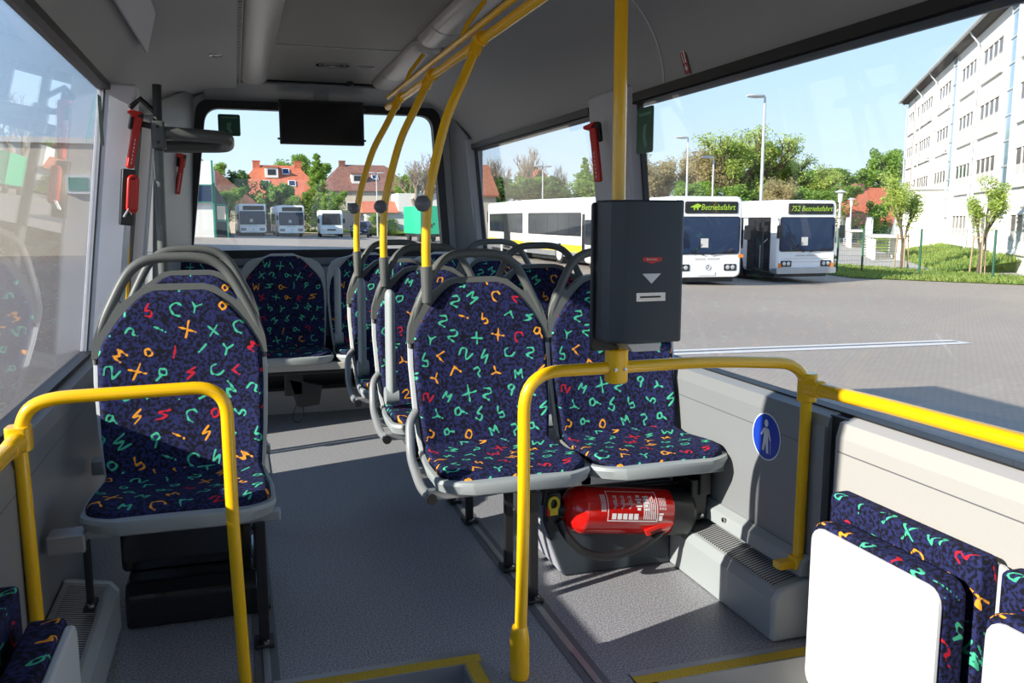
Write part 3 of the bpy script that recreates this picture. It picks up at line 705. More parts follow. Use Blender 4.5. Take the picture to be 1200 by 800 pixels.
# ---- folding seats in the standing area
def folding_seat(label, x, y0, s, zt=.50):
    # s: +1 on the right wall (faces -x), -1 on the left wall
    t = thing('folding_seat', label, 'seat', (x, y0, -.2))
    Lw = .47
    def fab(name, xa, xb, ya, yb, za, zb, seed, par, rr=.045):
        bm = bmesh.new(); bmesh.ops.create_cube(bm, size=1)
        for v in bm.verts: v.co = Vector(((xa+xb)/2+v.co.x*(xb-xa), (ya+yb)/2+v.co.y*(yb-ya), (za+zb)/2+v.co.z*(zb-za)))
        xe = [e_ for e_ in bm.edges if abs(e_.verts[0].co.x-e_.verts[1].co.x) > 1e-4]
        bmesh.ops.bevel(bm, geom=xe, offset=rr, segments=5, affect='EDGES', profile=.5)
        oe = [e_ for e_ in bm.edges if abs(e_.verts[0].co.x-e_.verts[1].co.x) < 1e-4 and len(e_.link_faces) == 2 and e_.calc_face_angle(0) > .8]
        bmesh.ops.bevel(bm, geom=oe, offset=.010, segments=3, affect='EDGES', profile=.5)
        # slice into a fine lattice so that the woven pattern has vertices to live on
        stp = .0062
        for ax, lo, hi in ((1, ya, yb), (2, za, zb), (0, xa, xb)):
            k = lo+stp
            while k < hi-1e-4:
                co = [0, 0, 0]; no = [0, 0, 0]; co[ax] = k; no[ax] = 1
                bmesh.ops.bisect_plane(bm, geom=bm.verts[:]+bm.edges[:]+bm.faces[:], plane_co=co, plane_no=no); k += stp
        me = bpy.data.meshes.new(name); bm.to_mesh(me); bm.free(); me.materials.append(M['fabric'])
        me.polygons.foreach_set('use_smooth', [True]*len(me.polygons))
        co = np.array([v.co[:] for v in me.vertices]); U = co[:, 1]+(co[:, 0]-xa)*.9*s; V = co[:, 2]+(co[:, 0]-xa)*.9*s
        f = glyph_field(U, V, seed, U.min(), U.max(), V.min(), V.max(), .088, .046, .0032); set_weave(me, f)
        try: me.set_sharp_from_angle(angle=R(50))
        except Exception: pass
        o = bpy.data.objects.new(name, me); C.objects.link(o); o.parent = par; return o
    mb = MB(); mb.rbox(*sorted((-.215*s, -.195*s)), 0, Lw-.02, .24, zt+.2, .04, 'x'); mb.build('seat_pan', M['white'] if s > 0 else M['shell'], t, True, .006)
    xs = sorted((-.195*s, -.125*s)); fab('seat_cushion', xs[0], xs[1], .0, Lw, .25, zt+.212, 21, t)
    xs = sorted((-.095*s, -.04*s)); fab('backrest_cushion', xs[0], xs[1], .0, Lw+.06, .22, zt+.262, 22, t, .02)
    mb = MB(); mb.rbox(*sorted((-.040*s, -.024*s)), -.02, Lw+.02, .20, zt+.24, .02, 'x'); mb.build('backrest_shell', M['shell'], t, True, .004)
    mb = MB(); mb.box(*sorted((-.19*s, -.02*s)), .03, Lw-.05, .20, .25); mb.box(*sorted((-.06*s, -.02*s)), .1, Lw-.1, 0.005, .21); mb.build('frame', M['alu'], t, False, .005)
    for yy in (.03, Lw-.07): MB().cyl((-.17*s, yy, .235), (-.17*s, yy+.04, .235), .028).build('hinge', M['steel'], t, True)
    return t
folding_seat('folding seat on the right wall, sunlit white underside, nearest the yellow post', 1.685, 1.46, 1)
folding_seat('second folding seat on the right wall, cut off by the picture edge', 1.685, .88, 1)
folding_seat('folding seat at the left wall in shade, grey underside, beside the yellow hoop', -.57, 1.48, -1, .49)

# ================================================================ HEATERS, BOXES, EXTINGUISHER
def heater(label, x0, x1, y0, y1, s):
    t = thing('heater', label, 'heater', ((x0+x1)/2, y0, 0)); h = (x1-x0)/2
    L_ = y1-y0
    pr = [(-h, 0.004), (-h, .135), (-h+.02, .165), (h, .19), (h, .004)] if s > 0 else [(h, .004), (h, .135), (h-.02, .165), (-h, .19), (-h, .004)]
    MB().prism(pr, 0.02, L_-.02, 'y').build('casing', M['shell_rim'], t, False, .003)
    a = (-h+.03, h-.02) if s > 0 else (-h+.02, h-.03)
    zA = .171 if s > 0 else .190; zB = .190 if s > 0 else .171
    mb = MB(); mb.prism([(a[0], zA-.01), (a[0], zA), (a[1], zB), (a[1], zB-.01)], .05, L_-.05, 'y'); mb.build('grille', M['grille'], t)
    mb = MB(); q = [(p[0]*1.03, p[1]+(.006 if p[1] > .1 else 0)) for p in pr]
    mb.prism(q, 0, .025, 'y'); mb.build('end_cap', M['shell'], t, False, .008); MB().prism(q, L_-.025, L_, 'y').build('end_cap', M['shell'], t, False, .008)
    return t
heater('grey floor heater with slotted grille along the right wall', 1.565, 1.695, 2.19, 3.0, 1)
heater('grey floor heater with fine grille along the left wall', -.565, -.41, 1.97, 2.93, -1)
t = thing('wall_conduit', 'grey cable conduit along the right wall above the heater', 'conduit', (1.69, 2.2, .24))
MB().prism([(-.03, -.035), (-.022, .01), (.008, .03), (.008, -.04)], 0, 1.0, 'y').build('cover', M['shell_rim'], t, False, .004)
mb = MB(); mb.lathe([(.009, 0), (.009, .006), (.003, .008)], 12, 0, Matrix.Translation((-.03, .45, 0)) @ Matrix.Rotation(R(-90), 4, 'Y')); mb.build('bolt', M['steel'], t, True)
t = thing('equipment_box', 'dark box with its lit side coloured light grey under the nearest pair of seats', 'box', (1.10, 2.87, 0))
mb = MB(); mb.prism([(.02, .004), (.46, .004), (.46, .34), (-.06, .34), (-.06, .22)], 0, .5, 'y'); mb.build('casing', M['anthracite'], t, False, .006)
mb = MB(); mb.add([(.008, .012, .02), (-.062, .012, .21), (-.062, .30, .21), (.008, .30, .02), (.014, .012, .02), (-.056, .012, .21), (-.056, .30, .21), (.014, .30, .02)], BF); mb.box(-.064, -.058, .012, .30, .21, .33); mb.build('lit_side', M['pillar'], t)  # lighter grey puts the light on the box's left face into its colour
t = thing('equipment_box', 'glossy black box on the floor under the foremost left seat', 'box', (-.39, 2.90, 0))
mb = MB(); mb.prism([(0, 0.002), (-.01, .11), (.03, .15), (.30, .15), (.38, .15), (.38, .002)], 0, .42, 'x', 0, None); o = mb.build('lower_casing', M['blackgloss'], t, False, .012)
mb = MB(); mb.rbox(-.02, .40, .13, .17, .15, .40, .02, 'y'); mb.build('upper_panel', M['blackgloss'], t, False, .006)

# fire extinguisher lying under the seats
t = thing('fire_extinguisher', 'red fire extinguisher lying under the nearest pair of seats', 'fire extinguisher', (1.10, 2.80, .29))
mx_ = Matrix.Rotation(R(90), 4, 'Y') @ Matrix.Rotation(0, 4, 'Z')
RX = Matrix.Rotation(R(7), 4, 'Y')
MX = RX @ mx_
mb = MB(); mb.lathe([(.02, -.02), (.045, -.016), (.074, .010), (.086, .040), (.0885, .048), (.0885, .054), (.087, .060), (.087, .395), (.082, .402)], 40, 0, MX); cyl_ = mb.build('cylinder', M['red'], t, True)
mb = MB(); mb.lathe([(.089, .395), (.089, .475), (.072, .495), (.02, .50)], 36, 0, MX); mb.build('base_cap', M['black'], t, True)
mb = MB(); mb.lathe([(.024, -.055), (.026, -.03), (.036, -.012), (.036, .002)], 20, 0, MX); mb.rbox(-.075, -.03, -.02, .02, -.05, .07, .01, 'y'); mb.tube([(-.05, 0, .05), (-.085, -.01, .085), (-.095, -.015, .03)], .008); vl = mb.build('valve', M['black'], t, True)
mb = MB(); mb.tube([(-.060+.018*math.cos(a), -.03, .035+.024*math.sin(a)) for a in [k*.52 for k in range(12)]], .006, 8, closed=True); mb.box(-.075, -.045, -.034, -.026, -.005, .02); mb.build('seal_tag', M['yellowtag'], vl, True)
mb = MB(); mb.box(-.085, -.06, -.03, -.01, -.01, .02); mb.build('safety_pin', M['redplastic'], vl, False, .004)
hz = catmull([(-.035, -.03, -.03), (-.02, -.05, -.075), (.04, -.065, -.140), (.13, -.065, -.170), (.24, -.06, -.160), (.32, -.055, -.125), (.385, -.05, -.085)], 6)
mb = MB(); mb.tube(hz, .0155, 12); mb.build('hose', M['black'], t, True)
mb = MB(); mb.tube([(.375, -.05, -.090), (.41, -.045, -.075)], .0145, 14, 1); mb.tube([(.41, -.045, -.075), (.47, -.03, -.05)], [.019, .021], 14, 0); mb.build('nozzle', [M['black'], M['alu']], t, True)
mb = MB()
fr = [(.275, -.083), (.285, -.105), (.34, -.088), (.40, -.068), (.41, -.048), (.34, -.062)]
mb.prism(fr, -.085, -.07, 'y'); mb.prism([(.295, -.090), (.298, -.098), (.335, -.086), (.34, -.078)], -.087, -.084, 'y', 1); mb.build('trigger', [M['redplastic'], M['black']], t, False, .003)
# printed label: frame, text columns and pictograms wrapped on the cylinder
def wrap(mb, s0, s1, a0, a1, rr=.0876, mi=0):
    k = max(1, int(abs(a1-a0)/12)); vs = []
    for j in range(k+1):
        a = R(a0+(a1-a0)*j/k)
        for s_ in (s0, s1): vs.append(tuple(RX @ Vector((s_, -rr*math.cos(a), rr*math.sin(a)))))
    mb.add(vs, [(2*j, 2*j+1, 2*j+3, 2*j+2) for j in range(k)], mi)
mb = MB()
for a0, a1 in ((-9, -6.5), (66, 68)): wrap(mb, .125, .325, a0, a1)
for s_ in (.125, .322): wrap(mb, s_, s_+.003, -9, 68)
for k in range(5): wrap(mb, .142+k*.022, .159+k*.022, -4, 10)
for c in range(3):
    for k in range(3): wrap(mb, .150+c*.030+k*.005, .152+c*.030+k*.005, 20+3*k, 54)
for k in range(2):
    for q in range(5): wrap(mb, .238+k*.03, .262+k*.03, 18+q*8, 22+q*8) if (k+q) % 2 else wrap(mb, .242+k*.03, .256+k*.03, 18+q*8, 24+q*8)
for k in range(7): wrap(mb, .268+k*.0075, .2715+k*.0075, -3, 46+(k % 3)*5)
for k in range(5): wrap(mb, .100+k*.004, .102+k*.004, 14, 56)
for k in range(6): wrap(mb, .332+k*.005, .334+k*.005, 20, 50)
wrap(mb, .330, .344, -6, 6); wrap(mb, .330, .348, 8, 12)
mb.build('printed_label', M['print'], cyl_)
t2 = thing('extinguisher_bracket', 'black holder at the end of the red fire extinguisher', 'bracket', (1.60, 2.80, 0))
mb = MB(); mb.box(-.01, .06, -.03, .12, .20, .36); mb.box(.02, .07, -.04, .12, .30, .39); mb.box(-.4, .05, .06, .075, .30, .33); mb.build('cradle', M['black'], t2, False, .006)
mb = MB(); mb.lathe([(.008, 0), (.008, .008), (.003, .01)], 12, 0, Matrix.Translation((.035, -.03, .22)) @ Matrix.Rotation(R(90), 4, 'X')); mb.build('bolt', M['steel'], t2, True)

# ================================================================ TICKET VALIDATOR
t = thing('ticket_validator', 'dark grey ticket validator box on the yellow hoop rail', 'ticket machine', (1.062, 2.20, .975))
mb = MB(); W_, D_, H_ = .215, .115, .405
pr = [(-.108, .03), (-.108, -.025), (-.098, -.055), (-.070, -.085), (-.060, -.088), (.100, -.088), (.108, -.080), (.108, .03)]
mb.prism(pr, .018, H_, 'z'); body = mb.build('housing', M['anthracite'], t, True, .006, autosm=20)
mb = MB(); mb.box(-.1085, -.1065, -.015, -.0135, .06, .36); mb.build('seam', M['black'], body)
mb = MB(); mb.prism([(-.06, .018), (-.04, -.006), (.045, -.006), (.045, .018)], -.08, .01, 'y'); mb.build('ticket_tray', M['alu'], t, False, .003)
mb = MB(); mb.rbox(-.120, -.03, .02, .035, -.015, .40, .01, 'y'); mb.box(-.03, .03, .022, .04, .1, .3); mb.build('mounting_plate', M['black'], t, False, .004)
mb = MB(); mb.box(-.036, .052, -.0895, -.088, .133, .157); sl = mb.build('slot_plate', M['steel'], t, False, .001)
mb = MB(); mb.box(-.024, .037, -.0902, -.0893, .1425, .1475); mb.build('ticket_slot', M['black'], sl)
mb = MB(); mb.prism([(-.019, .208), (.037, .208), (.009, .181)], -.0892, -.088, 'y'); mb.build('arrow', M['print'], t)
mb = MB(); mb.prism([(-.018, .252), (.038, .252), (.040, .243), (.010, .235), (-.018, .243)], -.0892, -.088, 'y'); lb = mb.build('red_label', M['redplastic'], t)
text_obj('Bitte Einstellen'[:5]+' hier', 'lettering', .0085, M['print'], lb, facing((.009, -.0895, .2465)), ext=.0001)

# ================================================================ SIGNS AND FITTINGS
t = thing('priority_sign', 'round blue sign with white figure holding a cane on the right wall', 'sign', (XR-.001, 2.465, .595))
RY = Matrix.Rotation(R(-90), 4, 'Z')     # local x -> world -y, face towards -x
mb = MB(); mb.lathe([(.082, 0), (.082, .002)], 48, 0, RY @ FACE); mb.build('rim', M['print'], t)
mb = MB(); mb.lathe([(.077, .002), (.077, .003)], 48, 0, RY @ FACE); mb.build('disc', M['bluesign'], t)
mb = MB()
K = RY
def fl(poly, mi=0): mb.prism(poly, -.0042, -.003, 'y', mi, K)
fl([(.012*math.cos(k*.4)*.9, .047+.013*math.sin(k*.4)) for k in range(16)])
fl([(-.012, .030), (.012, .030), (.013, -.004), (.017, -.056), (.006, -.056), (.0, -.018), (-.010, -.052), (-.020, -.048), (-.012, -.004)])
fl([(-.011, .030), (-.017, .026), (-.030, .004), (-.024, .001), (-.010, .018)])
fl([(.011, .030), (.017, .026), (.029, -.008), (.023, -.011), (.010, .014)])
fl([(.0255, -.008), (.027, -.008), (.029, -.055), (.0275, -.055)])
mb.build('figure', M['print'], t)

# window stickers
def sticker(label, loc, rz, w_, h_, tilt=0):
    t = thing('green_sticker', label, 'sticker', loc, rz); t.rotation_euler = (0, tilt, rz)
    mb = MB(); mb.rbox(-w_/2, w_/2, -.001, .001, -h_/2, h_/2, .012, 'y'); p = mb.build('sheet', M['green'], t)
    mb = MB()
    mb.box(-w_*.36, w_*.36, -.0016, -.001, h_*.32, h_*.38)
    mb.prism([(-w_*.1, h_*.1), (w_*.12, h_*.14), (w_*.05, -h_*.1), (w_*.15, -h_*.35), (w_*.02, -h_*.38), (-w_*.12, -h_*.15)], -.0016, -.001, 'y')
    mb.build('faint_print', M['greenprint'], p)
    return t
sticker('square green sticker in the top left corner of the rear window', (-.005, YB-.002, 1.965), 0, .145, .145)
t = sticker('green sticker on the right window beside the yellow pole', (1.668, 3.38, 1.70), R(-90), .155, .19); t.rotation_euler = (0, 0, R(-90))
t = sticker('green sticker at the far top edge of the left window', (-.505, 3.98, 1.73), R(90), .10, .20)

# emergency hammers
def hammer(label, loc, rz, ry=0, s=1.0):
    t = thing('emergency_hammer', label, 'hammer', loc); t.rotation_euler = (0, ry, rz); t.scale = (s, s, s)
    mb = MB(); mb.rbox(-.032, .032, -.028, .0, .06, .16, .012, 'y'); mb.build('holder', M['black'], t, True, .004)
    mb = MB(); mb.rbox(-.018, .020, -.045, -.020, -.14, .13, .010, 'y'); mb.prism([(-.02, .12), (-.055, .135), (-.055, .15), (.02, .16)], -.045, -.02, 'y'); h = mb.build('hammer_handle', M['redplastic'], t, True, .004)
    mb = MB()
    for k in range(7): mb.box(-.003, .001, -.0465, -.045, -.12+k*.020, -.108+k*.020)
    mb.build('lettering', M['print'], h)
    return t
hammer('red hammer in a black holder on the right pillar beside the yellow pole', (1.60, 3.70, 1.62), R(-60), R(-8), .9)
hammer('red hammer high on the left pillar above the red handle', (-.405, 4.08, 1.655), R(30), R(13), .82)
hammer('small red hammer on the rear left corner beside the rear window', (-.325, 5.90, 1.60), R(25), R(12), .85)
t = thing('door_release_unit', 'red pull handle in a black case on the left pillar', 'handle', (-.435, 4.07, 1.42)); t.rotation_euler = (0, R(6), R(25)); t.scale = (.85, .85, .85)
mb = MB(); mb.rbox(-.035, .03, -.03, .0, -.14, .14, .008, 'y'); mb.build('case', M['black'], t, True, .004)
mb = MB(); mb.tube([(p[0], -.045, p[1]) for p in rrect(-.008, .034, -.07, .105, .018)], .009, 10, closed=True); mb.box(-.004, .03, -.048, -.04, -.06, .09); mb.build('pull_grip', M['redplastic'], t, True)
mb = MB(); mb.tube([(-.02, -.035, -.10), (-.005, -.05, -.06), (.01, -.05, -.085)], .007, 8); mb.build('latch', M['steel'], t, True)

# monitor
t = thing('monitor', 'flat black monitor hanging in front of the rear window', 'monitor', (.605, 6.20, 1.985))
mb = MB(); mb.rbox(-.285, .285, -.02, .03, -.15, .145, .008, 'y'); mb.build('casing', M['black'], t, False, .003)
mb = MB(); mb.box(-.27, .27, -.0225, -.0195, -.135, .13); mb.build('screen', mat('screen_black', (.004, .004, .005), .15), t)
for sx_ in (-1, 1):
    for z in (-.115, .10):
        mb = MB(); mb.cyl((sx_*.285, 0, z), (sx_*.30, 0, z), .007, 10); mb.build('screw', M['black'], t, True)
mb = MB(); mb.box(-.05, .05, .0, .025, .14, .235); mb.build('mount', M['panel'], t)

# lamp covers along the ceiling
def lamp_tube(label, x, segs):
    t = thing('ceiling_light', label, 'ceiling light', (x, 0, CZ+.005))
    pr = [(.085*math.cos(R(180+a*15)), .0+.040*math.sin(R(180+a*15))) for a in range(13)]
    for y0, y1 in segs:
        mb = MB(); rings = []
        for yy, f in ((y0, .25), (y0+.02, .8), (y0+.06, 1), (y1-.07, 1), (y1-.02, .8), (y1, .25)):
            rings.append([(p[0]*f, yy, p[1]*f) for p in pr]+[(p[0]*f, yy, .018) for p in reversed(pr)])
        loft(mb, rings); mb.build('cover', M['duct'], t, True)
        mb = MB(); loft(mb, [[(p[0]*f, y0+1.0+q, p[1]*f) for p in pr] for q, f in ((0, .99), (.002, 1.012), (.02, 1.012), (.022, .99))], False); mb.build('joint_band', M['ceil'], t, True)
    return t
lamp_tube('long rounded pale lamp cover on the left of the ceiling', .155, ((-2.4, 6.03),))
lamp_tube('long rounded pale lamp cover above the yellow ceiling rail', 1.005, ((-2.4, 1.7), (1.75, 3.05), (3.1, 4.5), (4.55, 6.03)))
t = thing('ceiling_downlight', 'small round chrome-rimmed spotlight in the left ceiling panel', 'ceiling light', (-.055, 4.95, CZ-.034))
mb = MB(); mb.lathe([(.024, -.004), (.034, -.009), (.038, -.003), (.038, .002)], 28, 0); mb.build('ring', M['steel'], t, True)
mb = MB(); mb.lathe([(.024, -.003), (.012, -.008), (.002, -.009)], 20, 0); mb.build('lens', M['lamp'], t, True)
t = thing('ceiling_speaker', 'round flush loudspeaker grille in the ceiling centre near the rear', 'loudspeaker', (.60, 5.42, CZ+.02))
for k, r_ in enumerate((.105, .075, .045)):
    mb = MB(); mb.lathe([(r_-.006, 0), (r_-.003, -.004), (r_+.003, -.004), (r_+.006, 0)], 36); mb.build('ring', M['ceil_c'], t, True)
mb = MB(); mb.lathe([(.02, 0), (.02, -.006), (.01, -.008)], 20); mb.build('hub', M['ceil'], t, True)
t = thing('ceiling_hatch_handle', 'small recessed handle in the ceiling beside the round speaker', 'handle', (.80, 5.42, CZ+.02))
mb = MB(); mb.rbox(-.05, .05, -.03, .03, -.006, .0, .02, 'z'); mb.build('recess', M['ceil'], t, True); mb = MB(); mb.box(-.035, .035, -.01, .01, -.009, -.005); mb.build('grip', M['ceil_c'], t, False, .003)
t = thing('ceiling_sensor', 'small black knob at the rear edge of the ceiling', 'sensor', (.78, 6.02, CZ+.02))
mb = MB(); mb.lathe([(.022, 0), (.022, -.02), (.012, -.03)], 18); mb.build('dome', M['black'], t, True)
t = thing('air_duct_box', 'trapezoid service box on the ceiling above the left window', 'ceiling box', (-.315, 3.2, 2.088)); t.rotation_euler = (0, R(-38), 0)
mb = MB(); mb.prism([(-.07, -1.2), (.07, -1.2), (.065, .50), (-.04, 1.05)], -.022, -.001, 'z'); mb.build('cover', M['pillar'], t, False, .006)
# emergency sticker on the cove
t = thing('emergency_tap_sticker', 'narrow dark red sticker with white handle and arrow on the ceiling cove', 'sticker', (1.637, 3.0, 1.925)); t.scale = (.75, .95, 1)
t.rotation_euler = Matrix(((-.32, 0, -.948), (0, 1, 0), (.948, 0, -.32))).to_euler()
MX2 = Matrix.Identity(4)
mb = MB(); mb.box(-.075, .075, -.021, .021, 0, .0015); st = mb.build('backing', M['redprint'], t)
mb = MB()
def flat(poly): mb.prism(poly, .0015, .0024, 'z')
flat([(-.02, -.012), (.045, -.013), (.062, -.008), (.066, .002), (.055, .012), (.035, .013), (.035, .007), (.05, .006), (.056, .0), (.05, -.006), (-.02, -.004)])
flat([(-.02, .004), (.03, .008), (.03, .012), (-.02, .010)]); flat([(-.062, 0), (-.042, -.013), (-.045, -.004), (-.028, -.003), (-.028, .003), (-.045, .004), (-.042, .013)])
mb.build('pictogram', M['print'], st)
t = thing('ceiling_cable', 'thin white cable running down the right ceiling cove', 'cable', (0, 0, 0))
mb = MB(); mb.tube(catmull([(1.10, 2.90, 2.186), (1.24, 2.93, 2.176), (1.378, 2.99, 2.146), (1.486, 3.06, 2.096), (1.575, 3.12, 2.016), (1.634, 3.17, 1.928), (1.666, 3.21, 1.83)], 6), .0025, 8); mb.build('cord', M['print'], t, True)


# ================================================================ OUTSIDE
# drainage channel across the yard
def ground_ribbon(pts, half, dz):
    mb = MB(); vs = []
    for i, p in enumerate(pts):
        a = Vector(pts[min(i+1, len(pts)-1)])-Vector(pts[max(i-1, 0)]); nrm = Vector((-a.y, a.x)).normalized()*half
        for s in (-1, 1):
            x, y = p[0]+s*nrm.x, p[1]+s*nrm.y; vs.append((x, y, zg(x, y)+dz))
    mb.add(vs, [(2*i, 2*i+1, 2*i+3, 2*i+2) for i in range(len(pts)-1)]); return mb
def lerp(a, b, n): return [(a[0]+(b[0]-a[0])*i/n, a[1]+(b[1]-a[1])*i/n) for i in range(n+1)]
mb = ground_ribbon(lerp((4.2, 11.2), (10.0, 11.75), 6)+lerp((10.0, 11.75), (12.2, 12.0), 3)[1:], .24, .006); mb2 = ground_ribbon(lerp((4.2, 11.2), (12.1, 12.0), 8), .04, .012)
mb.mi = [0]*len(mb.f); mb.add(mb2.v, mb2.f, 1); o = struct(mb.build('trim_20', [M['concrete'], M['alu_dk']]))

# ---- buses
def outside_bus(name, label, loc, rz, Lb=11.8, stripe=False, W_=2.5, H_=2.95, text='Betriebsfahrt', icon=True, style=0, opendoor=False, detail=True, group=None):
    t = thing(name, label, 'bus', loc, rz, group)
    # local: front at y=0 facing -y, body runs to +y; x right. z from the ground
    hw = W_/2
    sec = lambda dx, z0, z1, r: rrect(-hw+dx, hw-dx, z0, z1, r, 5)
    mb = MB()
    n = len(sec(0, .32, H_, .18))
    loft(mb, [[(x, y, z) for x, z in sec(d, .32+d*.4, H_-d*.5, .20)] for y, d in ((-.0, .08), (.05, .02), (.14, 0), (Lb-.1, 0), (Lb, .06))])
    if opendoor: pass
    mb.build('body', M['whitepaint'], t, True, autosm=35)
    Fy = -.012
    # windscreen and destination display
    mb = MB(); mb.rbox(-hw+.10, hw-.10, Fy-.015, .10, 1.10, 2.34, .10, 'y'); mb.build('windscreen_seal', M['rubber'], t, True)
    mb = MB(); mb.rbox(-hw+.14, hw-.14, Fy-.022, .08, 1.14, 2.31, .08, 'y'); ws = mb.build('windscreen', M['glassblue'], t, True)
    mb = MB(); mb.rbox(-hw+.42, hw-.20, Fy-.012, .10, 2.44, 2.83, .05, 'y'); ds = mb.build('destination_display', M['ledoff'], t)
    if text:
        text_obj(text, 'display_text', .27 if style != 2 else .2, M['led'], ds, facing((.33 if icon else .13, Fy-.018, 2.635)), shear=.25, bold=0, ext=.002, sx=.86 if icon else .92)
        if icon:
            mb = MB(); mb.prism([(-.66, 2.64), (-.40, 2.76), (-.26, 2.70), (-.30, 2.64), (-.36, 2.63), (-.37, 2.55), (-.41, 2.55), (-.42, 2.62), (-.48, 2.62), (-.49, 2.55), (-.53, 2.55), (-.53, 2.63)], Fy-.017, Fy-.012, 'y'); mb.build('display_icon', M['led'], ds)
    if detail:
        mb = MB()
        for s in (-1, 1):
            mb.tube([(s*.12, Fy-.03, 1.08), (s*.12-.5 if s < 0 else .95, Fy-.045, 1.22)], .014, 8)
        mb.tube([(-.55, Fy-.04, 1.12), (-.25, Fy-.05, 1.45)], .012, 8); mb.build('wiper', M['black'], ws)
        mb = MB(); mb.box(-.25, .02, Fy-.026, Fy-.022, 1.32, 1.62); mb.build('route_card', M['concrete'], ws)
    for s in (-1, 1):
        mb = MB(); mb.rbox(s*.84-.22, s*.84+.22, Fy-.01, .06, .55, .77, .03, 'y'); hl = mb.build('headlight', M['black'], t, True)
        mb = MB(); 
        for q in (-.09, .09): mb.lathe([(.075, 0), (.07, .012), (.02, .02)], 18, 0, Matrix.Translation((s*.84+q, Fy-.008, .66)) @ FACE)
        mb.build('lens', M['lamp'], hl, True)
        mb = MB(); mb.box(s*hw-s*.03-.09, s*hw-s*.03+.09, Fy+.0, .16, .98, 1.09) if style != 1 else mb.box(s*(hw-.16)-.07, s*(hw-.16)+.07, Fy-.01, .1, .50, .68); mb.build('indicator', M['orange'], t)
        mb = MB(); mb.tube([(s*(hw-.02), .08, 2.3), (s*(hw+.10), -.2, 2.28), (s*(hw+.08), -.24, 2.0)], .018, 8); mb.rbox(s*(hw+.06)-.10, s*(hw+.06)+.10, -.27, -.2, 1.58, 2.05, .04, 'y'); mb.build('mirror', M['black'], t, True)
    mb = MB(); mb.box(-.30, .30, Fy-.012, .02, .40 if style != 1 else .36, .51 if style != 1 else .47); np_ = mb.build('number_plate', M['print'], t)
    mb = MB(); mb.box(-.44, -.06, Fy-.006, .03, .93, .98); mb.box(-.0, .42, Fy-.006, .03, .93, .98); mb.build('name_badge', M['concrete'], t)
    mb = MB(); mb.tube([(.09*math.cos(a*.52)+.05, Fy-.0, .66+.09*math.sin(a*.52)) for a in range(12)], .008, 6, closed=True)
    for a in (90, 210, 330): mb.tube([(.05, Fy, .66), (.05+.085*math.cos(R(a)), Fy, .66+.085*math.sin(R(a)))], .007, 6)
    if style == 0: mb.build('emblem', M['steel'], t, True)
    if style == 1:
        mb = MB(); mb.rbox(-hw-.01, hw+.01, -.06, .3, .30, .52, .05, 'y'); mb.build('bumper', M['alu'], t, True)
        mb = MB()
        for z in (.72, .84): mb.box(-hw+.3, hw-.3, Fy-.003, .02, z, z+.012)
        mb.build('front_groove', M['concrete'], t)
    # underside shadow gap, wheels
    for y in (2.7, Lb-3.0):
        for s in (-1, 1):
            mb = MB(); mb.lathe([(.30, -.02), (.48, -.02), (.50, .03), (.50, .24), (.3, .26)], 32, 0, Matrix.Translation((s*(hw-.24) if s > 0 else -hw+.24, y, .50)) @ Matrix.Rotation(R(90*s), 4, 'Y')); wh = mb.build('wheel', M['tyre'], t, True)
            mb = MB(); mb.lathe([(.30, .24), (.28, .262), (.10, .268), (.02, .30)], 24, 0, Matrix.Translation((s*(hw-.24), y, .50)) @ Matrix.Rotation(R(90*s), 4, 'Y')); mb.build('hub', M['hub'], wh, True)
    mb = MB(); mb.box(-hw+.15, hw-.15, .3, Lb-.3, .16, .34); mb.build('chassis', M['black'], t)
    # left side (seen from the viewer): windows and doors
    for s in (-1, 1):
        ys = [3.95, 5.35, 6.75, 8.15, 9.55]
        for y in ys:
            if y+1.3 < Lb:
                mb = MB(); mb.rbox(y, y+1.3, *sorted((s*(hw-.03), s*(hw+.010))), 1.18, 2.20, .06, 'y') if False else mb.prism(rrect(y, y+1.32, 1.15, 2.22, .06), *sorted((s*(hw-.03), s*(hw+.008))), 'x'); mb.build('side_window', M['glassdk'], t)
    if style == 1:    # folded-open front door on the left side, dark entrance
        mb = MB(); mb.prism(rrect(.42, 1.95, .36, 2.34, .05), -hw-.006, -hw+.05, 'x'); dr = mb.build('door', M['black'], t)
        mb = MB(); mb.box(-hw-.34, -hw-.28, .95, 1.05, .38, 2.25); mb.box(-hw-.34, -hw-.28, .42, .5, .38, 2.25); mb.box(-hw-.34, -hw-.28, .42, 1.05, .38, .5); mb.box(-hw-.34, -hw-.28, .42, 1.05, 2.2, 2.3); mb.build('door_leaf', M['black'], dr)
        mb = MB(); mb.tube([(-hw-.2, .75, .4), (-hw-.2, .75, 1.3), (-hw-.0, .6, 1.55)], .02, 8); mb.build('grab_bar', M['alu'], dr, True)
        mb = MB(); mb.prism(rrect(2.25, 3.6, 1.15, 2.3, .05), -hw-.008, -hw+.02, 'x'); mb.build('side_window', M['glassdk'], t)
        mb = MB(); mb.prism(rrect(2.4, 3.2, 2.48, 2.75, .05), -hw-.008, -hw+.02, 'x'); sd = mb.build('side_display', M['led'], t)
    return t
FR = R(-2.7)
outside_bus('city_bus', 'white bus whose front display reads Betriebsfahrt, right behind the ticket validator', (14.9, 25.4, zg(15, 25.4)-.06), R(-5), 9.6, W_=2.5, H_=3.0)
outside_bus('city_bus', 'white bus reading 752 Betriebsfahrt with its dark door open, by the grass', (19.85, 26.85, zg(20, 27)+.07), R(-1), 11.8, W_=2.5, H_=2.95, text='752 Betriebsfahrt', icon=False, style=1)
fb = outside_bus('city_bus', 'white parked bus seen from the front, leftmost of the vehicles behind the rear window', (1.65, 85.5, zg(1.6, 85)), R(2), 11.8, text='', H_=3.0, group=None)
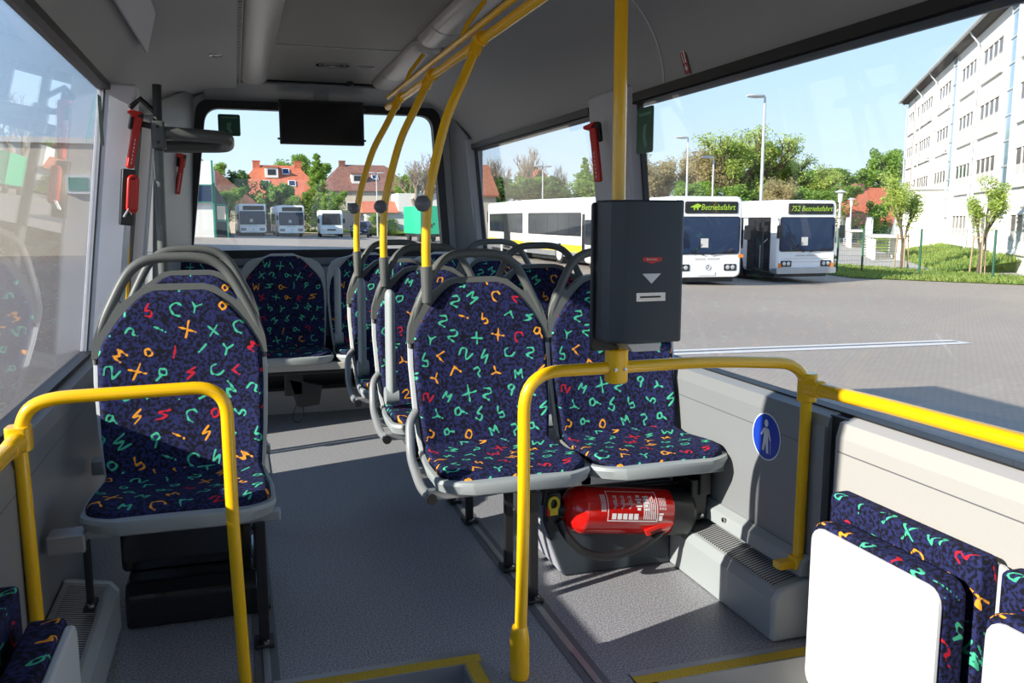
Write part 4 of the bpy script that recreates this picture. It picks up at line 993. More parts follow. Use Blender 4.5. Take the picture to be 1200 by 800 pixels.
dup(fb, (5.25, 86.6, zg(5, 86)), R(1), 'white parked bus between another bus and the white minibus, behind the rear window')

# articulated bus with the yellow skirt stripe, side on
def bus_section(t, p0, p1, wins, doors, H_=2.95, front=False):
    # p0 nearer end, p1 farther end, side facing the viewer along p0->p1
    a = Vector((p0[0], p0[1], 0)); b = Vector((p1[0], p1[1], 0)); L_ = (b-a).length; ang = math.atan2(b.y-a.y, b.x-a.x)
    z0 = zg(*p0); z1 = zg(*p1)
    Mx = Matrix.Translation((a.x, a.y, z0)) @ Matrix.Rotation(ang, 4, 'Z') @ Matrix.Rotation(-math.atan2(z1-z0, L_), 4, 'Y')
    T = t.matrix_world.inverted() if False else Matrix.Translation(-t.location)
    Mx = T @ Mx
    # local: x along the side, +y towards the viewer's left (the side), body on -y
    s_in = 2.5
    def bx(name, mm, x0, x1, y0, y1, z0_, z1_, par=t, r=.08):
        mb = MB(); mb.prism(rrect(x0, x1, z0_, z1_, r) if r else [(x0, z0_), (x1, z0_), (x1, z1_), (x0, z1_)], y0, y1, 'y', 0, Mx); return mb.build(name, mm, par, False)
    mb = MB(); loft(mb, [[tuple(Mx @ Vector((x, y, z))) for y, z in rrect(-s_in+.0, 0, .34, H_, .18, 5)] for x in (0, .05, L_-.05, L_)]); mb.build('body_section', M['whitepaint'], t, True)
    bx('yellow_stripe', M['stripe'], .02, L_-.02, -.03, .012, .62, .95, t, 0)
    bx('grey_skirt', M['alu'], .02, L_-.02, -.03, .010, .36, .61, t, 0)
    mb = MB(); mb.prism([(.3, .14), (L_-.3, .14), (L_-.3, .36), (.3, .36)], -2.3, -.2, 'y', 0, Mx); mb.build('chassis', M['black'], t)
    bx('window_surround', M['rubber'], wins[0][0]-.05, wins[-1][1]+.05, -.03, .008, 1.36, 2.46)
    for x0, x1 in wins: bx('side_window', M['glassdk'], x0, x1, -.03, .014, 1.42, 2.40, r=.04)
    for x0, x1 in doors: bx('door', M['black'], x0, x1, -.03, .016, .42, 2.40)
    return Mx
t = thing('articulated_bus', 'long white articulated bus with a yellow stripe along its side', 'bus', (15.3, 36, zg(15.3, 36)))
J = (14.9, 44.1); N_ = (15.3, 35.5); Fz = (16.0, 55.3)
Mx1 = bus_section(t, N_, J, [(1.75+k*1.33, 3.02+k*1.33) for k in range(5)], [(.45, 1.6)], 3.15)
Mx2 = bus_section(t, (J[0]-.05, J[1]+.35), Fz, [(.3, 1.9), (1.95, 3.5), (5.6, 7.1), (7.15, 8.7), (8.75, 10.3)], [(3.6, 5.5)], 3.15)
mb = MB(); mb.add([tuple(Matrix.Translation(-t.location) @ Vector(p)) for p in [(J[0]+.02, J[1]-.02, zg(*J)+.4), (J[0]+2.4, J[1]+.3, zg(*J)+.4), (J[0]+2.4, J[1]+.6, zg(*J)+.4), (J[0]-.03, J[1]+.38, zg(*J)+.4), (J[0]+.02, J[1]-.02, zg(*J)+2.85), (J[0]+2.4, J[1]+.3, zg(*J)+2.85), (J[0]+2.4, J[1]+.6, zg(*J)+2.85), (J[0]-.03, J[1]+.38, zg(*J)+2.85)]], BF); mb.build('bellows', M['concrete'], t)
for Mx, x in ((Mx1, 4.2), (Mx2, 6.2)):
    for yy, sg in ((-.24, 1), (-2.26, -1)):
        mb = MB(); mb.lathe([(.30, -.02), (.48, -.02), (.50, .03), (.50, .25), (.3, .265)], 32, 0, Mx @ Matrix.Translation((x, yy, .5)) @ Matrix.Rotation(R(-90*sg), 4, 'X')); wh = mb.build('wheel', M['tyre'], t, True)
        mb = MB(); mb.lathe([(.34, .262), (.30, .275), (.10, .27), (.02, .30)], 24, 0, Mx @ Matrix.Translation((x, yy, .5)) @ Matrix.Rotation(R(-90*sg), 4, 'X')); mb.build('hub', M['hub'], wh, True)
mb = MB()
for Mx, x0, x1 in ((Mx1, .8, 2.6), (Mx1, 3.2, 6.5), (Mx2, 1.0, 4.0)): mb.prism([(x0, 2.94), (x1, 2.94), (x1-.1, 3.10), (x0+.1, 3.10)], -1.9, -.6, 'y', 0, Mx)
mb.build('roof_unit', M['whitepaint'], t)

# minibus, car, green truck
def small_vehicle(name, label, cat, loc, rz, prof, W_, bodym, glassm, winpoly, wheels, extras):
    t = thing(name, label, cat, loc, rz)
    mb = MB(); hw = W_/2
    xs = [(-hw, .14), (-hw+.08, 0), (hw-.08, 0), (hw, .14)]
    rings = []
    for x, ins in xs:
        cx_ = sum(p[0] for p in prof)/len(prof); cz_ = sum(p[1] for p in prof)/len(prof)
        rings.append([(x, cx_+(p[0]-cx_)*(1-ins*.3), cz_+(p[1]-cz_)*(1-ins*.5)) for p in prof])
    loft(mb, rings); mb.build('body', bodym, t, True, autosm=35)
    for nm, poly, y0, y1 in winpoly:
        mb = MB(); mb.prism(poly, y0, y1, 'y'); mb.build(nm, glassm, t)
    for y in wheels[1]:
        for s in (-1, 1):
            mb = MB(); mb.lathe([(.05, 0), (wheels[0], .0), (wheels[0], .2), (.05, .21)], 24, 0, Matrix.Translation((s*(hw-.2), y, wheels[0])) @ Matrix.Rotation(R(90*s), 4, 'Y')); mb.build('wheel', M['tyre'], t, True)
    for nm, mm, b in extras:
        mb = MB(); mb.rbox(*b, .03, 'y'); mb.build(nm, mm, t, True)
    return t
small_vehicle('minibus', 'white minibus with dark windscreen parked to the right of two buses', 'minibus', (9.15, 87.5, zg(9, 87)), R(-3),
    [(0, .35), (-.06, .75), (.02, 1.15), (.22, 2.45), (.5, 2.66), (6.5, 2.68), (6.7, 2.4), (6.7, .35)], 2.25, M['whitepaint'], M['glassdk'],
    [('windscreen', [(-.92, 1.25), (.92, 1.25), (.86, 2.36), (-.86, 2.36)], -.02, .16)], (.38, (1.2, 5.2)),
    [('grille', M['black'], (-.42, .42, -.09, .02, .70, .82)), ('headlight', M['lamp'], (-.98, -.62, -.09, .1, .72, .95)), ('headlight', M['lamp'], (.62, .98, -.09, .1, .72, .95)), ('mirror', M['black'], (1.14, 1.34, .1, .2, 1.4, 1.85)), ('mirror', M['black'], (-1.34, -1.14, .1, .2, 1.4, 1.85))])
small_vehicle('car', 'dark blue car parked between the white minibus and the lamp post', 'car', (12.35, 91.0, zg(12, 91)), R(-14),
    [(0, .3), (-.05, .62), (.1, .92), (1.1, 1.05), (1.75, 1.62), (3.4, 1.70), (4.3, 1.15), (4.5, .9), (4.45, .3)], 1.85, M['carblue'], M['glassblue'],
    [('windscreen', [(-.72, 1.10), (.72, 1.10), (.60, 1.56), (-.60, 1.56)], 1.08, 1.4)], (.34, (.85, 3.6)),
    [('headlight', M['lamp'], (-.82, -.5, -.05, .1, .66, .80)), ('headlight', M['lamp'], (.5, .82, -.05, .1, .66, .80)), ('number_plate', M['print'], (-.26, .26, -.08, .0, .44, .55)), ('mirror', M['black'], (-1.08, -.9, 1.2, 1.3, 1.0, 1.16)), ('mirror', M['black'], (.9, 1.08, 1.2, 1.3, 1.0, 1.16))])
t = thing('box_truck', 'green box truck seen beside the rear window pillar', 'truck', (17.1, 76.5, zg(17, 76)), R(4))
mb = MB(); mb.rbox(-1.25, 1.4, 0, 6, .75, 3.25, .05, 'y'); bd = mb.build('box_body', M['truck'], t)
mb = MB(); mb.box(-1.2, 1.35, .1, 5.9, .5, .76); mb.build('chassis', M['black'], t)
mb = MB()
for k in range(3): mb.box(-.55+k*.22, -.42+k*.22, -.012, .0, 1.55-(k % 2)*.22, 1.75-(k % 2)*.1)
mb.build('marking', M['black'], bd)
mb = MB()
for x in (-1.25, 1.4): mb.box(x-.02, x+.02, -.02, .02, .75, 3.25)
mb.build('corner_post', M['greenframe'], bd)
for y in (1.0, 4.6):
    for x in (-1.1, 1.25):
        mb = MB(); mb.lathe([(.05, -.13), (.42, -.13), (.42, .13), (.05, .13)], 24, 0, Matrix.Translation((x, y, .42)) @ Matrix.Rotation(R(90), 4, 'Y')); mb.build('wheel', M['tyre'], t, True)

# ---- street lamps
def lamp(label, x, y, h, heads=1, s=1.0, style=0):
    t = thing('street_lamp', label, 'street lamp', (x, y, zg(x, y)))
    mb = MB(); mb.tube([(0, 0, 0), (0, 0, h*.5), (0, 0, h-.15)], [.085*s, .075*s, .055*s], 12); mb.build('pole', M['galv'], t, True)
    if style == 0:
        for k in range(heads):
            sg = -1 if k == 0 else 1
            mb = MB(); mb.tube([(0, 0, h-.2), (0, 0, h-.02), (sg*.12, 0, h)], .05*s, 8)
            rings = []
            for q, rr_ in ((.02, .06), (.12, .17), (.45, .22), (.80, .18), (.95, .07)):
                rings.append([(sg*q, rr_*1.1*math.cos(a), h+.02+rr_*.45*math.sin(a)) for a in [k2*math.pi/6 for k2 in range(12)]])
            loft(mb, rings); mb.build('lamp_head', M['galv'], t, True)
    else:
        mb = MB(); mb.lathe([(.05, h-.15), (.10, h-.1), (.14, h+.38), (.1, h+.42)], 18); mb.build('lantern', M['print'], t, True)
        mb = MB(); mb.lathe([(.30, h+.42), (.28, h+.46), (.05, h+.56)], 18); mb.build('lamp_cap', M['galv'], t, True)
    return t
lamp('tallest street lamp, behind the two white buses on the right', 23.2, 34.9, 7.8)
lamp('street lamp with a flat head, left of two thin lamps behind the near bus', 29.6, 53.4, 7.7)
lamp('shorter street lamp just right of another behind the near bus', 32.2, 54.4, 6.5)
lamp('double-headed street lamp behind the long articulated bus', 29.2, 81.5, 7.3, 2)
lamp('street lamp seen through the rear window by the dark car', 15.6, 99.5, 7.1, 2)
lamp('short park lantern with a round cap right of the open-door bus', 31.2, 39.5, 3.3, style=1)
lamp('far short lantern post left of the red-roofed house', 48.5, 60, 3.4, style=1)

# ---- houses
def hip_house(name, label, x0, x1, y0, y1, ze, zr, roofm, wallm, ridge=.28, dormers=(), chim=(), wins=(), skyl=()):
    cx_, cy_ = (x0+x1)/2, (y0+y1)/2; zb = zg(cx_, min(cy_, 100))-.5
    t = thing(name, label, 'house', (cx_, cy_, zb)); w2, d2 = (x1-x0)/2, (y1-y0)/2; E_ = ze-zb; Rz = zr-zb
    mb = MB(); mb.box(-w2+.4, w2-.4, -d2+.4, d2-.4, 0, E_+.1); mb.build('walls', wallm, t)
    rw_ = w2*(1-ridge*2) if ridge < .5 else 0
    rx = w2-w2*ridge*2
    vs = [(-w2, -d2, E_), (w2, -d2, E_), (w2, d2, E_), (-w2, d2, E_), (-rx, 0, Rz), (rx, 0, Rz)]
    MB().add(vs, [(0, 1, 5, 4), (1, 2, 5), (2, 3, 4, 5), (3, 0, 4), (3, 2, 1, 0)]).build('roof', roofm, t)
    for cxx in chim:
        mb = MB(); mb.box(cxx-.45, cxx+.45, -.5, .3, Rz-1.0, Rz+.45); mb.box(cxx-.5, cxx+.5, -.55, .35, Rz+.45, Rz+.55); mb.build('chimney', roofm, t)
    for wx_, wz in wins:
        mb = MB(); mb.box(wx_-.6, wx_+.6, -d2+.36, -d2+.42, wz, wz+1.3); f_ = mb.build('window', M['print'], t)
        mb = MB(); mb.box(wx_-.5, wx_+.5, -d2+.34, -d2+.37, wz+.1, wz+1.2); mb.build('pane', M['glassdk'], f_)
    sl = (Rz-E_)/d2
    for wx_, f_ in dormers:
        yy = -d2*(1-f_); zz = E_+(Rz-E_)*f_
        mb = MB(); mb.prism([(yy-.9, zz-.55), (yy-.9, zz+.75), (yy+1.4, zz+.9), (yy+1.4, zz-.2)], wx_-.8, wx_+.8, 'x'); dm_ = mb.build('dormer', M['render_w'], t)
        mb = MB(); mb.box(wx_-.5, wx_+.5, yy-.93, yy-.88, zz-.2, zz+.5); mb.build('pane', M['glassdk'], dm_)
        mb = MB(); mb.box(wx_-.95, wx_+.95, yy-1.05, yy+1.4, zz+.75, zz+.92); mb.build('dormer_roof', roofm, dm_)
    for wx_, f_ in skyl:
        yy = -d2*(1-f_); zz = E_+(Rz-E_)*f_; a = math.atan2(Rz-E_, d2)
        mb = MB(); mb.box(-.45, .45, -.6, .6, 0, .14, 0, Matrix.Translation((wx_, yy, zz+.02)) @ Matrix.Rotation(a, 4, 'X')); sk_ = mb.build('skylight', M['print'], t)
        mb = MB(); mb.box(-.36, .36, -.5, .5, .13, .16, 0, Matrix.Translation((wx_, yy, zz+.02)) @ Matrix.Rotation(a, 4, 'X')); mb.build('pane', M['glassblue'], sk_)
    return t
hip_house('house', 'house with a bright orange-red tiled roof and two chimneys behind the parked buses', -.8, 12.0, 112, 124, 3.6, 8.2, M['rooftile'], M['render'], .30, [(-.8, .75)], (-2.6, 2.6), [(2, 1.6), (-1, 1.6)], [(1.0, .8), (1.6, .45), (-1.6, .45)])
hip_house('house', 'cream house with a steep brown tiled roof and a dormer', 11.6, 25.2, 124, 137, 5.2, 9.2, M['rooftile2'], M['render'], .26, [(-1.4, .42)], (-3.0,), [(-5, 3.6), (-2.6, 3.6), (2.6, 3.6), (5.0, 3.6)], [(1.3, .5)])
t = thing('house', 'pale outbuilding with a low red roof below the brown-roofed house', 'house', (19.5, 112, -.4))
MB().box(-3.4, 7.0, 0, 5, 0, 2.6).build('walls', M['render_w'], t); MB().prism([(-.5, 2.5), (5.5, 2.5), (2.5, 4.0)], -3.8, .8, 'x').build('roof', M['rooftile'], t)
mb = MB(); mb.box(.8, 6.2, -.05, 5, 2.6, 5.0); mb.build('extension', M['render_w'], t)
mb = MB(); 
for x in (-2.2, 2.5, 5): mb.box(x-.4, x+.4, -.08, -.03, 1.0, 2.0)
mb.build('window', M['glassdk'], t)
def gable_house(label, x0, x1, y0, y1, ze, zr, roofm, wallm, axis='x', frontwins=()):
    cx_, cy_ = (x0+x1)/2, (y0+y1)/2; zb = zg(cx_, cy_)-.5; t = thing('house', label, 'house', (cx_, cy_, zb)); w2, d2 = (x1-x0)/2, (y1-y0)/2; E_, Rz = ze-zb, zr-zb
    if axis == 'x':
        MB().prism([(-d2, 0), (d2, 0), (d2, E_), (0, Rz-.15), (-d2, E_)], -w2, w2, 'x').build('walls', wallm, t)
        MB().prism([(-d2-.4, E_-.25), (0, Rz), (d2+.4, E_-.25), (d2+.4, E_-.05), (0, Rz+.25), (-d2-.4, E_-.05)], -w2-.3, w2+.3, 'x').build('roof', roofm, t)
    else:
        MB().prism([(-w2, 0), (w2, 0), (w2, E_), (0, Rz-.15), (-w2, E_)], -d2, d2, 'y').build('walls', wallm, t)
        MB().prism([(-w2-.4, E_-.25), (0, Rz), (w2+.4, E_-.25), (w2+.4, E_-.05), (0, Rz+.25), (-w2-.4, E_-.05)], -d2-.3, d2+.3, 'y').build('roof', roofm, t)
    mb = MB(); mb.box(-.5, .5, -.5, .5, Rz-.3, Rz+.7); mb.build('chimney', M['rooftile2'], t)
    for wx_, wz in frontwins:
        mb = MB(); mb.box(wx_-.5, wx_+.5, -d2-.05, -d2, wz, wz+1.2); mb.build('window', M['glassdk'], t)
    return t
gable_house('house with a steep orange roof and pale wall at the end of the articulated bus', 23.2, 27.8, 93, 101, 4.0, 7.2, M['rooftile3'], M['render'], 'x', [(1.8, 2.2)])
gable_house('far red roof peeping over trees above the articulated bus', 43.5, 47.5, 128, 134, 6.4, 8.7, M['rooftile'], M['render_w'], 'y')
gable_house('low far red-roofed house just left of the right window pillar', 55, 61, 128, 134, 4.6, 6.9, M['rooftile'], M['render_w'], 'x')
gable_house('red-roofed house left of the long white building', 69.2, 78, 86, 94, .8, 4.9, M['rooftile'], M['render'], 'x', [(-3.5, 1.2), (-1, 1.2)])

# ---- depot hall seen through the left window, glazed depot block at the rear left
t = thing('depot_hall', 'long low beige depot hall seen through the left window', 'building', (-22, 41, zg(-20, 41)))
mb = MB(); mb.box(-40, 19.0, 0, 14, 0, 4.75); mb.build('walls', M['render'], t)
mb = MB(); mb.box(-40, 19.1, -.15, 14, 4.7, 4.92); mb.build('parapet', M['facade'], t)
mb = MB(); mb.box(15.3, 16.3, -.2, 0, 2.6, 3.4); cb = mb.build('wall_clock', M['facade'], t)
mb = MB(); mb.box(15.42, 16.18, -.22, -.19, 2.72, 3.28); mb.build('clock_face', M['greenprint'], cb)
mb = MB()
for x in (-18, -10, -2, 6): mb.box(x-1.8, x+1.8, -.05, .02, 0, 3.4)
mb.build('door', M['concrete'], t)
t = thing('depot_office', 'white depot block with green framed glazing at the left of the rear window', 'building', (-5.1, 77, -.3))
mb = MB(); mb.box(-9, 3.55, 0, 16, 0, 4.3); mb.build('lower_walls', M['render_w'], t)
mb = MB(); mb.box(-9, 3.45, -.3, 16, 4.3, 6.35); mb.build('upper_cladding', M['whitepaint'], t)
mb = MB(); mb.box(.4, 3.4, -.32, -.2, 3.0, 4.35); mb.build('glass_band', M['glassblue'], t)
mb = MB()
for z in (2.95, 4.35): mb.box(.3, 3.6, -.36, -.28, z, z+.09)
for x in (.35, 1.25, 3.5): mb.box(x, x+.08, -.36, -.28, 2.95, 4.4)
mb.box(3.45, 3.6, -.36, -.28, 0, 6.4); mb.build('frame', M['greenframe'], t)
mb = MB(); mb.prism([(3.55, 0), (4.6, 0), (4.6, 2.6), (4.6, 2.8), (3.55, 4.6)], .3, 10, 'y'); mb.build('porch', M['glassdk'], t)
mb = MB(); 
for a in ((3.55, .0, 3.68, 4.6), (4.5, 0, 4.62, 2.9), (3.55, 2.75, 4.6, 2.88), (3.55, 1.4, 4.6, 1.5)): mb.box(a[0], a[2], .22, .30, a[1], a[3])
mb.build('porch_frame', M['greenframe'], t)
mb = MB(); mb.box(3.75, 4.45, .24, .29, 1.55, 2.7); mb.build('porch_panel', M['render'], t)
mb = MB(); mb.box(-1.6, 1.0, -.03, .02, .1, 2.1); mb.build('entrance', M['glassdk'], t)
mb = MB(); mb.box(-1.6, 1.0, -.06, -.02, .75, .85); mb.box(-1.6, 1.0, -.06, -.02, 1.2, 1.28); mb.build('rail', M['print'], t)
t = thing('shed', 'dark low roof right of the white depot block', 'building', (1.2, 100, -.3))
MB().box(-5, 1.6, 0, 6, 0, 2.6).build('walls', M['render'], t); MB().prism([(-5, 2.6), (2.2, 2.6), (-4.5, 8.2)], 0, 6, 'y').build('roof', M['rooftile2'], t)

# ---- long white five-storey building
P1 = Vector((55.9, 62.5)); dv = Vector((.578, .816)); ang = math.atan2(-dv.y, -dv.x)
t = thing('apartment_building', 'long white five-storey building filling the right of the view', 'building', (P1.x, P1.y, -2.2))
t.rotation_euler = (0, 0, ang)      # local x runs along the facade towards the viewer, +y is ... the left hand side
# facade normal must face the viewer: body lies on the +y side
BH = 13.55
mb = MB(); mb.box(0, 44, 0, 13, 0, BH); mb.build('walls', M['facade'], t)
mb = MB(); mb.prism([(-.62, BH+.15), (-.62, BH-.05), (-.3, BH-.18), (13.6, BH-.18), (13.6, BH+.2), (6.5, BH+2.2)], -.7, 44.6, 'x'); mb.build('roof', mat('dark_roof', (.045, .04, .042), .8), t)
mb = MB(); mb.tube([(-.6, -.68, BH+.0), (44, -.68, BH+.0)], .11, 8); mb.build('gutter', M['galv'], t, True)
recess = mat('window_recess', (.20, .16, .14), .8)
recess2 = mat('brown_glass', (.10, .085, .08), .3); curtain = mat('pale_curtain', (.50, .48, .46), .6)
rows = [1.75, 4.65, 7.45, 10.25]
bays = [(1.0, 3), (4.3, 0), (6.3, 3), (9.6, 3), (12.9, 1), (16.9, 3), (20.3, 1), (25.0, 4), (31.0, 4), (39.5, 4)]
for s0, nw in bays:
    for z in rows:
        if nw == 0: continue
        if z < 2 and 14 < s0 < 24: continue
        wv_ = 1.0 if nw > 1 else .9
        mb = MB(); w_all = nw*1.12-.1
        mb.box(s0, s0+w_all, -.012, .02, z+.35, z+1.95); rc = mb.build('window_band', recess, t)
        mb = MB()
        for k in range(nw+1): mb.box(s0-.09+k*1.12, s0+.07+k*1.12, -.05, .01, z+.33, z+1.98)
        mb.box(s0-.1, s0+w_all+.1, -.04, .01, z+.30, z+.80) if nw >= 3 else None
        mb.build('mullion', M['facade'], rc)
        mb = MB()
        for k in range(nw): mb.box(s0+.16+k*1.12, s0+.95+k*1.12, -.022, -.01, z+.45, z+1.25, 1); mb.box(s0+.16+k*1.12, s0+.95+k*1.12, -.022, -.01, z+1.25, z+1.85, 0)
        mb.build('pane', [M['glassblue'] if (s0 > 24.5 and s0 < 30 and z == 4.65) else recess2, curtain], rc)
        mb = MB(); mb.box(s0-.2, s0+w_all+.2, -.13, .01, z+.24, z+.30); mb.build('sill', M['concrete'], rc)
        mb = MB(); mb.box(s0-.15, s0+w_all+.15, -.08, .01, z+1.95, z+2.05); mb.build('lintel', M['facade'], rc)
for s0 in (22.4, 37.2):
    mb = MB(); mb.box(s0, s0+1.25, -.06, .02, 3.6, BH-.3); sg_ = mb.build('stair_glazing', mat('stair_glass', (.20, .30, .38), .15, coat=.5), t)
    mb = MB()
    for k in range(9): mb.box(s0-.02, s0+1.27, -.10, -.05, 3.6+k*1.15, 3.68+k*1.15)
    mb.box(s0-.06, s0, -.12, .0, 3.4, BH-.3); mb.box(s0+1.25, s0+1.31, -.12, 0, 3.4, BH-.3); mb.build('glazing_bar', M['galv'], sg_)
mb = MB(); mb.box(4.35, 4.95, -.04, .02, .8, BH-.4); mb.build('dark_strip', mat('brown_strip', (.42, .34, .33), .7), t)
for s0 in (0.25, 8.9, 15.9, 29.9):
    mb = MB(); mb.tube([(s0, -.62, BH-.05), (s0, -.45, BH-.3), (s0, -.14, BH-.7), (s0, -.12, 0)], .055, 8); mb.build('downpipe', M['galv'], t, True)
for z in (1.2, 4.0, 6.8, 9.6):
    mb = MB(); mb.box(0, 44, -.015, .01, z, z+.03); mb.build('floor_line', M['concrete'], t)
mb = MB(); mb.box(15.6, 21.4, -2.2, 0, 0, 5.4); mb.box(15.4, 21.6, -2.35, 0, 5.4, 5.55); mb.build('stair_porch', M['facade'], t)
mb = MB()
for s0 in (25, 31, 39.5): mb.box(s0, s0+3.6, -.03, .02, .55, 1.2)
mb.build('basement_window', recess, t)
# outside stairs with railings in front of that building
def loc_b(s, d, z): # world point from facade coordinates
    return Vector((P1.x-dv.x*s, P1.y-dv.y*s, 0))+Vector((math.cos(ang+R(90)), math.sin(ang+R(90)), 0))*(-d)+Vector((0, 0, z))
def outside_stairs(label, s, d):
    p = loc_b(s, d, 0); t = thing('outside_stairs', label, 'stairs', (p.x, p.y, zg(p.x, p.y)), ang)
    mb = MB(); mb.box(2.4, 6.4, -1.6, 0, 1.25, 1.40); mb.box(-.1, 2.4, -1.6, 0, 1.25, 1.4) if False else None; mb.build('landing', M['concrete'], t)
    mb = MB()
    for k in range(7): mb.box(.3+k*.30, .62+k*.30, -1.6, 0, .10+k*.17, .16+k*.17)
    mb.add([(.1, -1.62, 0), (.3, -1.62, 0), (2.5, -1.62, 1.4), (2.3, -1.62, 1.4), (.1, -1.56, 0), (.3, -1.56, 0), (2.5, -1.56, 1.4), (2.3, -1.56, 1.4)], BF)
    mb.build('flight', M['concrete'], t)
    mb = MB()
    for x in (2.9, 4.4, 6.1):
        for y in (-1.45, -.15): mb.box(x-.12, x+.12, y-.1, y+.1, 0, 1.26)
    mb.build('support', M['facade'], t)
    for y in (-1.58, -.02):
        mb = MB(); mb.tube([(.2, y, .1), (.2, y, 1.0), (2.4, y, 2.35), (6.35, y, 2.35), (6.35, y, 1.4)], .03, 8)
        for k in range(7): mb.cyl((.5+k*.3, y, .3+k*.17), (.5+k*.3, y, 1.15+k*.18), .012, 6)
        for k in range(20): mb.cyl((2.5+k*.2, y, 1.4), (2.5+k*.2, y, 2.33), .012, 6)
        mb.build('railing', M['galv'], t, True)
    return t
outside_stairs('outside stairs and landing with grey railings under the building, the nearer pair', 24.5, 3.4)
outside_stairs('farther outside stairs with railings, behind the young tree near the building corner', 5.0, 3.4)

# ---- grass, path, fence
def patch(name, label, m, pts, dz, blades=0, bh=.25, kind='stuff', cat='grass', seed=3):
    bm = bmesh.new(); vs = [bm.verts.new((x, y, zg(x, y)+dz)) for x, y in pts]; bm.faces.new(vs)
    me = bpy.data.meshes.new(name); bmesh.ops.triangulate(bm, faces=bm.faces); 
    r_ = random.Random(seed)
    if blades:
        fs = [[v.co.copy() for v in f.verts] for f in bm.faces]; ar = [((f[1]-f[0]).cross(f[2]-f[0])).length for f in fs]
        for _ in range(blades):
            f = r_.choices(fs, ar)[0]; a, b = r_.random(), r_.random()
            if a+b > 1: a, b = 1-a, 1-b
            p = f[0]+(f[1]-f[0])*a+(f[2]-f[0])*b; h = bh*r_.uniform(.3, 1.3); an = r_.uniform(0, 6.28); wd = .05*r_.uniform(.6, 1.6)
            d = Vector((math.cos(an), math.sin(an), 0))
            q = [bm.verts.new(p-d*wd), bm.verts.new(p+d*wd), bm.verts.new(p+Vector((r_.uniform(-.1, .1), r_.uniform(-.1, .1), h)))]; bm.faces.new(q)
    bm.to_mesh(me); bm.free(); me.materials.append(m); o = bpy.data.objects.new(name, me); C.objects.link(o)
    if kind == 'structure': return struct(o)
    tag(o, label, cat); o['kind'] = kind; return o
patch('grass_verge', 'strip of rough grass along the yard edge under the wire fence', M['grassm'], [(23.9, 31.5), (23.4, 28.55), (26.8, 23.9), (33, 15), (36.5, 17), (29.8, 26.6), (29.2, 31.25), (28.6, 35.6), (26.6, 36.5)], .03, 16000, .13)
bm = bmesh.new(); r_ = random.Random(5)
def bank_pt(s_, d):     # d metres in front of the facade, the bank rises towards it
    p = loc_b(s_, d, 0); return Vector((p.x, p.y, zg(p.x, p.y)+.05+max(0, (3.0-d)/3.0)*.55))
prev = None
for k in range(24):
    row = [bm.verts.new(bank_pt(-4+k*2, d)) for d in (0.02, 1.6, 3.2)]
    if prev: bm.faces.new((prev[0], prev[1], row[1], row[0])); bm.faces.new((prev[1], prev[2], row[2], row[1]))
    prev = row
for _ in range(14000):
    p = bank_pt(r_.uniform(-4, 42), r_.uniform(.05, 3.2)); an = r_.uniform(0, 6.28); d = Vector((math.cos(an), math.sin(an), 0))*.06
    bm.faces.new([bm.verts.new(p-d), bm.verts.new(p+d), bm.verts.new(p+Vector((r_.uniform(-.1, .1), r_.uniform(-.1, .1), r_.uniform(.08, .30))))])
me = bpy.data.meshes.new('grass_bank'); bm.to_mesh(me); bm.free(); me.materials.append(M['grassm'])
o = tag(bpy.data.objects.new('grass_bank', me), 'grass bank rising against the foot of the white building', 'grass'); C.objects.link(o); o['kind'] = 'stuff'
patch('lawn', 'bright lawn strip beyond the parked buses and car', M['grassm'], [(-5, 104), (36, 104), (42, 112), (-5, 112)], .05, 4000, .4, seed=6)
patch('ground_path', '', mat('path_paving', (.36, .34, .31), .9), [(28.6, 35.6), (29.2, 31.25), (29.8, 26.6), (36.5, 17), (40, 19), (36.4, 32.5), (39.4, 41.4), (45, 53.8), (56, 74), (50, 76), (34, 46)], .035, 0, kind='structure')
bpy.data.objects['ground_path'].name = 'trim_21'
t = thing('wire_fence', 'wire mesh fence with dark green posts along the grass verge', 'fence', (27, 29, 0))
FP = [(24.96, 31.6), (25.7, 30.9), (27.0, 29.0), (28.3, 26.55), (29.8, 24.2), (31.4, 21.7), (33.0, 19.2)]
for x, y in FP:
    mb = MB(); mb.cyl((x-27, y-29, zg(x, y)), (x-27, y-29, zg(x, y)+1.9), .045, 10); mb.lathe([(.05, 0), (.02, .04)], 10, 0, Matrix.Translation((x-27, y-29, zg(x, y)+1.9))); mb.build('post', M['fence'], t, True)
mb = MB()
for (xa, ya), (xb, yb) in zip(FP[:-1], FP[1:]):
    for k in range(9):
        z = .1+k*.22; mb.tube([(xa-27, ya-29, zg(xa, ya)+z), (xb-27, yb-29, zg(xb, yb)+z)], .0035, 4)
    n_ = 14
    for k in range(1, n_):
        x, y = xa+(xb-xa)*k/n_, ya+(yb-ya)*k/n_; mb.tube([(x-27, y-29, zg(x, y)+.1), (x-27, y-29, zg(x, y)+1.86)], .003, 4)
mb.build('wire_mesh', M['fence'], t)
t = thing('garden_wall', 'pale garden wall and hedge line behind the lawn', 'wall', (25, 113, zg(25, 113)))
MB().box(-6, 12, 0, .3, 0, 1.7).build('wall_face', M['render'], t)
mb = MB(); mb.box(-6.1, 12.1, -.1, .4, 1.7, 1.85); mb.build('coping', M['concrete'], t)

